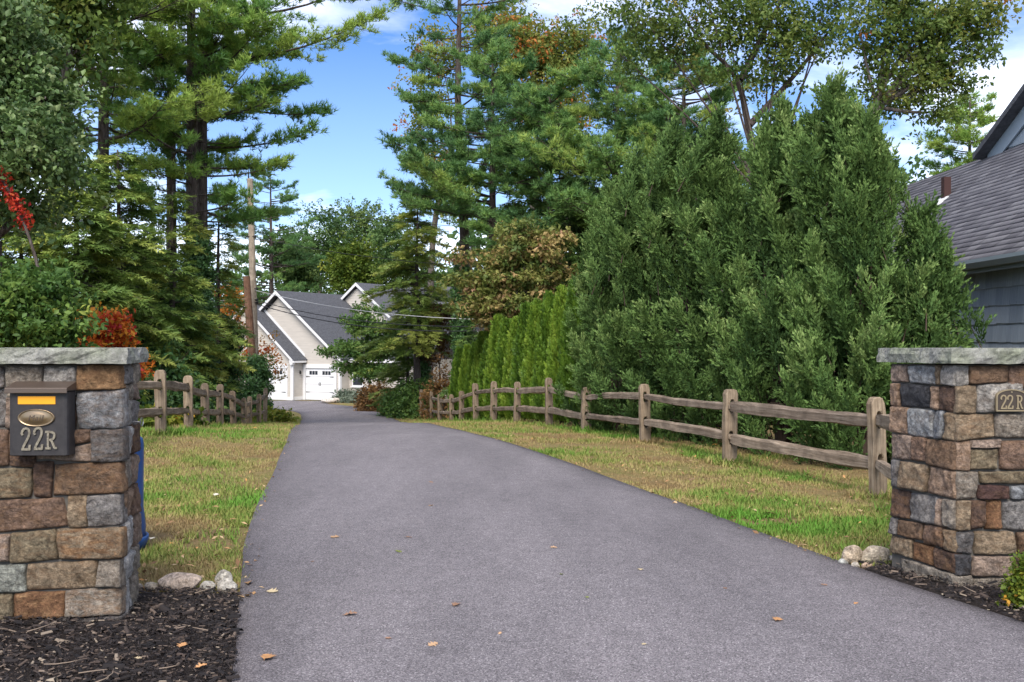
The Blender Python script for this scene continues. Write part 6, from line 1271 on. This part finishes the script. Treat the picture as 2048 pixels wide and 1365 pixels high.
M['dry'] = mat('dry_leaf', rough=.75, spec=.2, fn=lambda nt, n, l, b: (lambda oi, g: (l.new(nz(n, l, coords(n, l), 60, 4), g.inputs[0]), l.new(mixc(n, l, 1.0, oi.outputs['Color'], g.outputs[0], 'MULTIPLY'), b.inputs['Base Color'])))(n.new('ShaderNodeObjectInfo'), ramp(n, [(.3, (.7, .68, .65)), (.7, (1.2, 1.2, 1.15))])))
def leaf_mesh(seed):
    """Lobed oak leaf, curled, with a stalk; about one unit long."""
    rng = np.random.default_rng(seed); half = []; n = 7
    for i in range(n):
        s = .12 + .8 * i / (n - 1); w = (.36 * math.sin(math.pi * min(1, s * .95 + .05)) ** .8 + .04) * (1.15 if i % 2 else .42); half.append((s, w * rng.uniform(.85, 1.15)))
    R = [(0, .0)] + [(s, w) for s, w in half] + [(1, 0)]; c1, c2 = rng.uniform(.15, .6), rng.uniform(-.3, .5); V = []; F = []
    for s, w in R:
        zc = .28 * c2 * (s - .4) ** 2; V += [(s - .5, w, zc + c1 * w * abs(w) * 1.6), (s - .5, 0, zc), (s - .5, -w, zc + c1 * w * abs(w) * 1.2 + .04 * rng.normal())]
    for i in range(len(R) - 1): F += [(3 * i, 3 * i + 1, 3 * i + 4, 3 * i + 3), (3 * i + 1, 3 * i + 2, 3 * i + 5, 3 * i + 4)]
    b = len(V); V += [(-.5, -.012, 0), (-.5, .012, 0), (-.68, .006, .03), (-.68, -.006, .03)]; F.append((b, b + 1, b + 2, b + 3))
    zmin = min(v[2] for v in V); V = [(x, y, z - zmin) for x, y, z in V]; me = bpy.data.meshes.new('fallen_leaf'); me.from_pydata(V, [], F); me.update(); me.materials.append(M['dry'])
    return me
def fallen_leaves():
    ms = [leaf_mesh(s) for s in range(700, 706)]; rng = np.random.default_rng(710)
    C = dict(tan=(.40, .26, .16), brown=(.26, .155, .105), pale=(.50, .41, .27), orange=(.42, .225, .105), green=(.17, .20, .05), white=(.62, .58, .5))
    L = [(535, 1328, 'orange', .105, 'large curled orange leaf nearest the lower edge of the asphalt by the mulch'), (545, 1192, 'pale', .085, 'pale leaf on the asphalt level with the rocks by the mailbox pillar'), (700, 1241, 'brown', .085, 'brown lobed leaf flat on the asphalt, a stride right of the mulch bed'), (912, 1225, 'brown', .075, 'brown leaf in the middle of the driveway'), (866, 1306, 'tan', .06, 'small tan leaf near the lower edge, mid driveway'),
         (670, 1083, 'tan', .085, 'tan leaf on the asphalt in line with the foot of the blue bin'), (817, 1086, 'brown', .055, 'small brown leaf beside the tan one, mid distance'), (797, 1115, 'green', .06, 'yellow green leaf on the asphalt left of centre'), (1107, 1107, 'tan', .055, 'small tan leaf right of the driveway centre'), (862, 1021, 'tan', .06, 'tan leaf farther up the driveway centre'), (862, 973, 'brown', .06, 'farthest brown leaf up the driveway'),
         (1281, 1152, 'pale', .06, 'pale leaf on the asphalt before the plaque pillar'), (1555, 1256, 'orange', .075, 'reddish orange leaf on the asphalt towards the plaque pillar'), (1648, 1180, 'brown', .045, 'small brown leaf at the edge near the cream boulders'), (1712, 1220, 'orange', .035, 'tiny orange leaf near the mulch of the plaque pillar'), (1123, 1163, 'green', .035, 'tiny green acorn-like leaf right of centre'), (625, 1133, 'brown', .035, 'tiny brown leaf close to the mulch side edge'),
         (1000, 1283, 'tan', .03, 'tiny tan scrap low on the driveway centre'), (1288, 1308, 'pale', .035, 'tiny pale scrap low on the driveway, right of centre'), (776, 1291, 'brown', .04, 'tiny brown scrap beside the lower tan leaf'), (1175, 1210, 'green', .035, 'tiny green scrap right of the central brown leaf'), (1450, 1190, 'brown', .03, 'tiny dark scrap halfway to the plaque pillar'),
         (303, 1093, 'white', .075, 'bleached star shaped leaf on the grass beside the blue bin'), (432, 1002, 'white', .08, 'bleached leaf on the bare patch of lawn by the blue bin'), (455, 1115, 'orange', .06, 'orange leaf on the lawn edge near the rocks'), (365, 1317, 'orange', .06, 'reddish star shaped leaf on the mulch by the mailbox pillar'), (402, 1360, 'orange', .06, 'orange leaf at the lowest edge of the mulch'), (275, 1243 + 100, 'pale', .045, 'yellowish leaf on the mulch under the mailbox'),
         (330, 1187 + 12, 'brown', .055, 'brown leaf on the mulch before the largest rock'), (1385, 970, 'brown', .10, 'brown leaf on the straw coloured lawn, far right of the asphalt'), (1110, 880 + 4, 'pale', .12, 'pale leaf lying on the lawn below the middle fence posts')]
    for i, (px, py, c, s, lb) in enumerate(L):
        p = on_ground(px, py); o = link('fallen_leaf', ms[i % len(ms)]); onasph = drive_x(p.y, -1) < p.x < drive_x(p.y, 1); t = (p.x - drive_x(p.y, -1)) / max(.1, drive_x(p.y, 1) - drive_x(p.y, -1))
        o.location = (p.x, p.y, p.z + (.018 + .018 * math.sin(math.pi * min(1, max(0, t))) if onasph else .05)); o.scale = (s * .82,) * 3; o.rotation_euler = (rng.normal(0, .1), rng.normal(0, .1), rng.uniform(0, 6.28)); k = rng.uniform(.8, 1.15); o.color = (*[x * k for x in C[c]], 1); tag(o, lb, 'leaf', 'fallen leaves')
fallen_leaves()
def leaf_litter():
    """Scraps of dry leaf too small to count, scattered over the lawns."""
    rng = np.random.default_rng(730); n = 5200; d = 5.2 + 30 * rng.uniform(0, 1, n) ** 1.7; px = rng.uniform(230, 2060, n); x = (px - 1024) / FPX * d; y = d
    el, er = drive_x(np.clip(y, 0, 48), -1), drive_x(np.clip(y, 0, 48), 1); rx = np.interp(y, [p[0].y for p in RP], [p[0].x for p in RP]); lx = np.interp(y, [p[0].y for p in LP], [p[0].x for p in LP])
    k = ((x < el + .12) | (x > er - .12)) & (x < rx + 1.5) & (x > lx - 2) & ~((x < el) & (y < 5.4)) & ~((x > 1.9) & (y < 6.1)); x, y = x[k], y[k]; n = len(x)
    V = np.array([[-.5, 0, 0], [-.1, .22, .06], [.5, .02, .03], [0, -.2, .08]]); F_ = np.array([[0, 3, 2], [0, 2, 1]]); a = rng.uniform(0, 6.28, n); D = np.array([[0, 0, 1.]]) + rng.normal(0, .3, (n, 3)); F = Foliage()
    F.add((V, F_), np.stack([x, y, ground_z(x, y) + .022], -1), D, rng.lognormal(-3.35, .4, n), rng.uniform(0, 1, n), rng)
    m = leafmat('dry_leaf_scraps', [(0, (.16, .085, .045)), (.5, (.32, .19, .09)), (.85, (.46, .33, .19)), (1, (.5, .22, .06))], .1, .8)
    tag(link('leaf_litter', F.mesh('leaf_litter', m)), 'small scraps of dry brown leaf scattered over the lawns', 'leaves', kind='stuff')
leaf_litter()
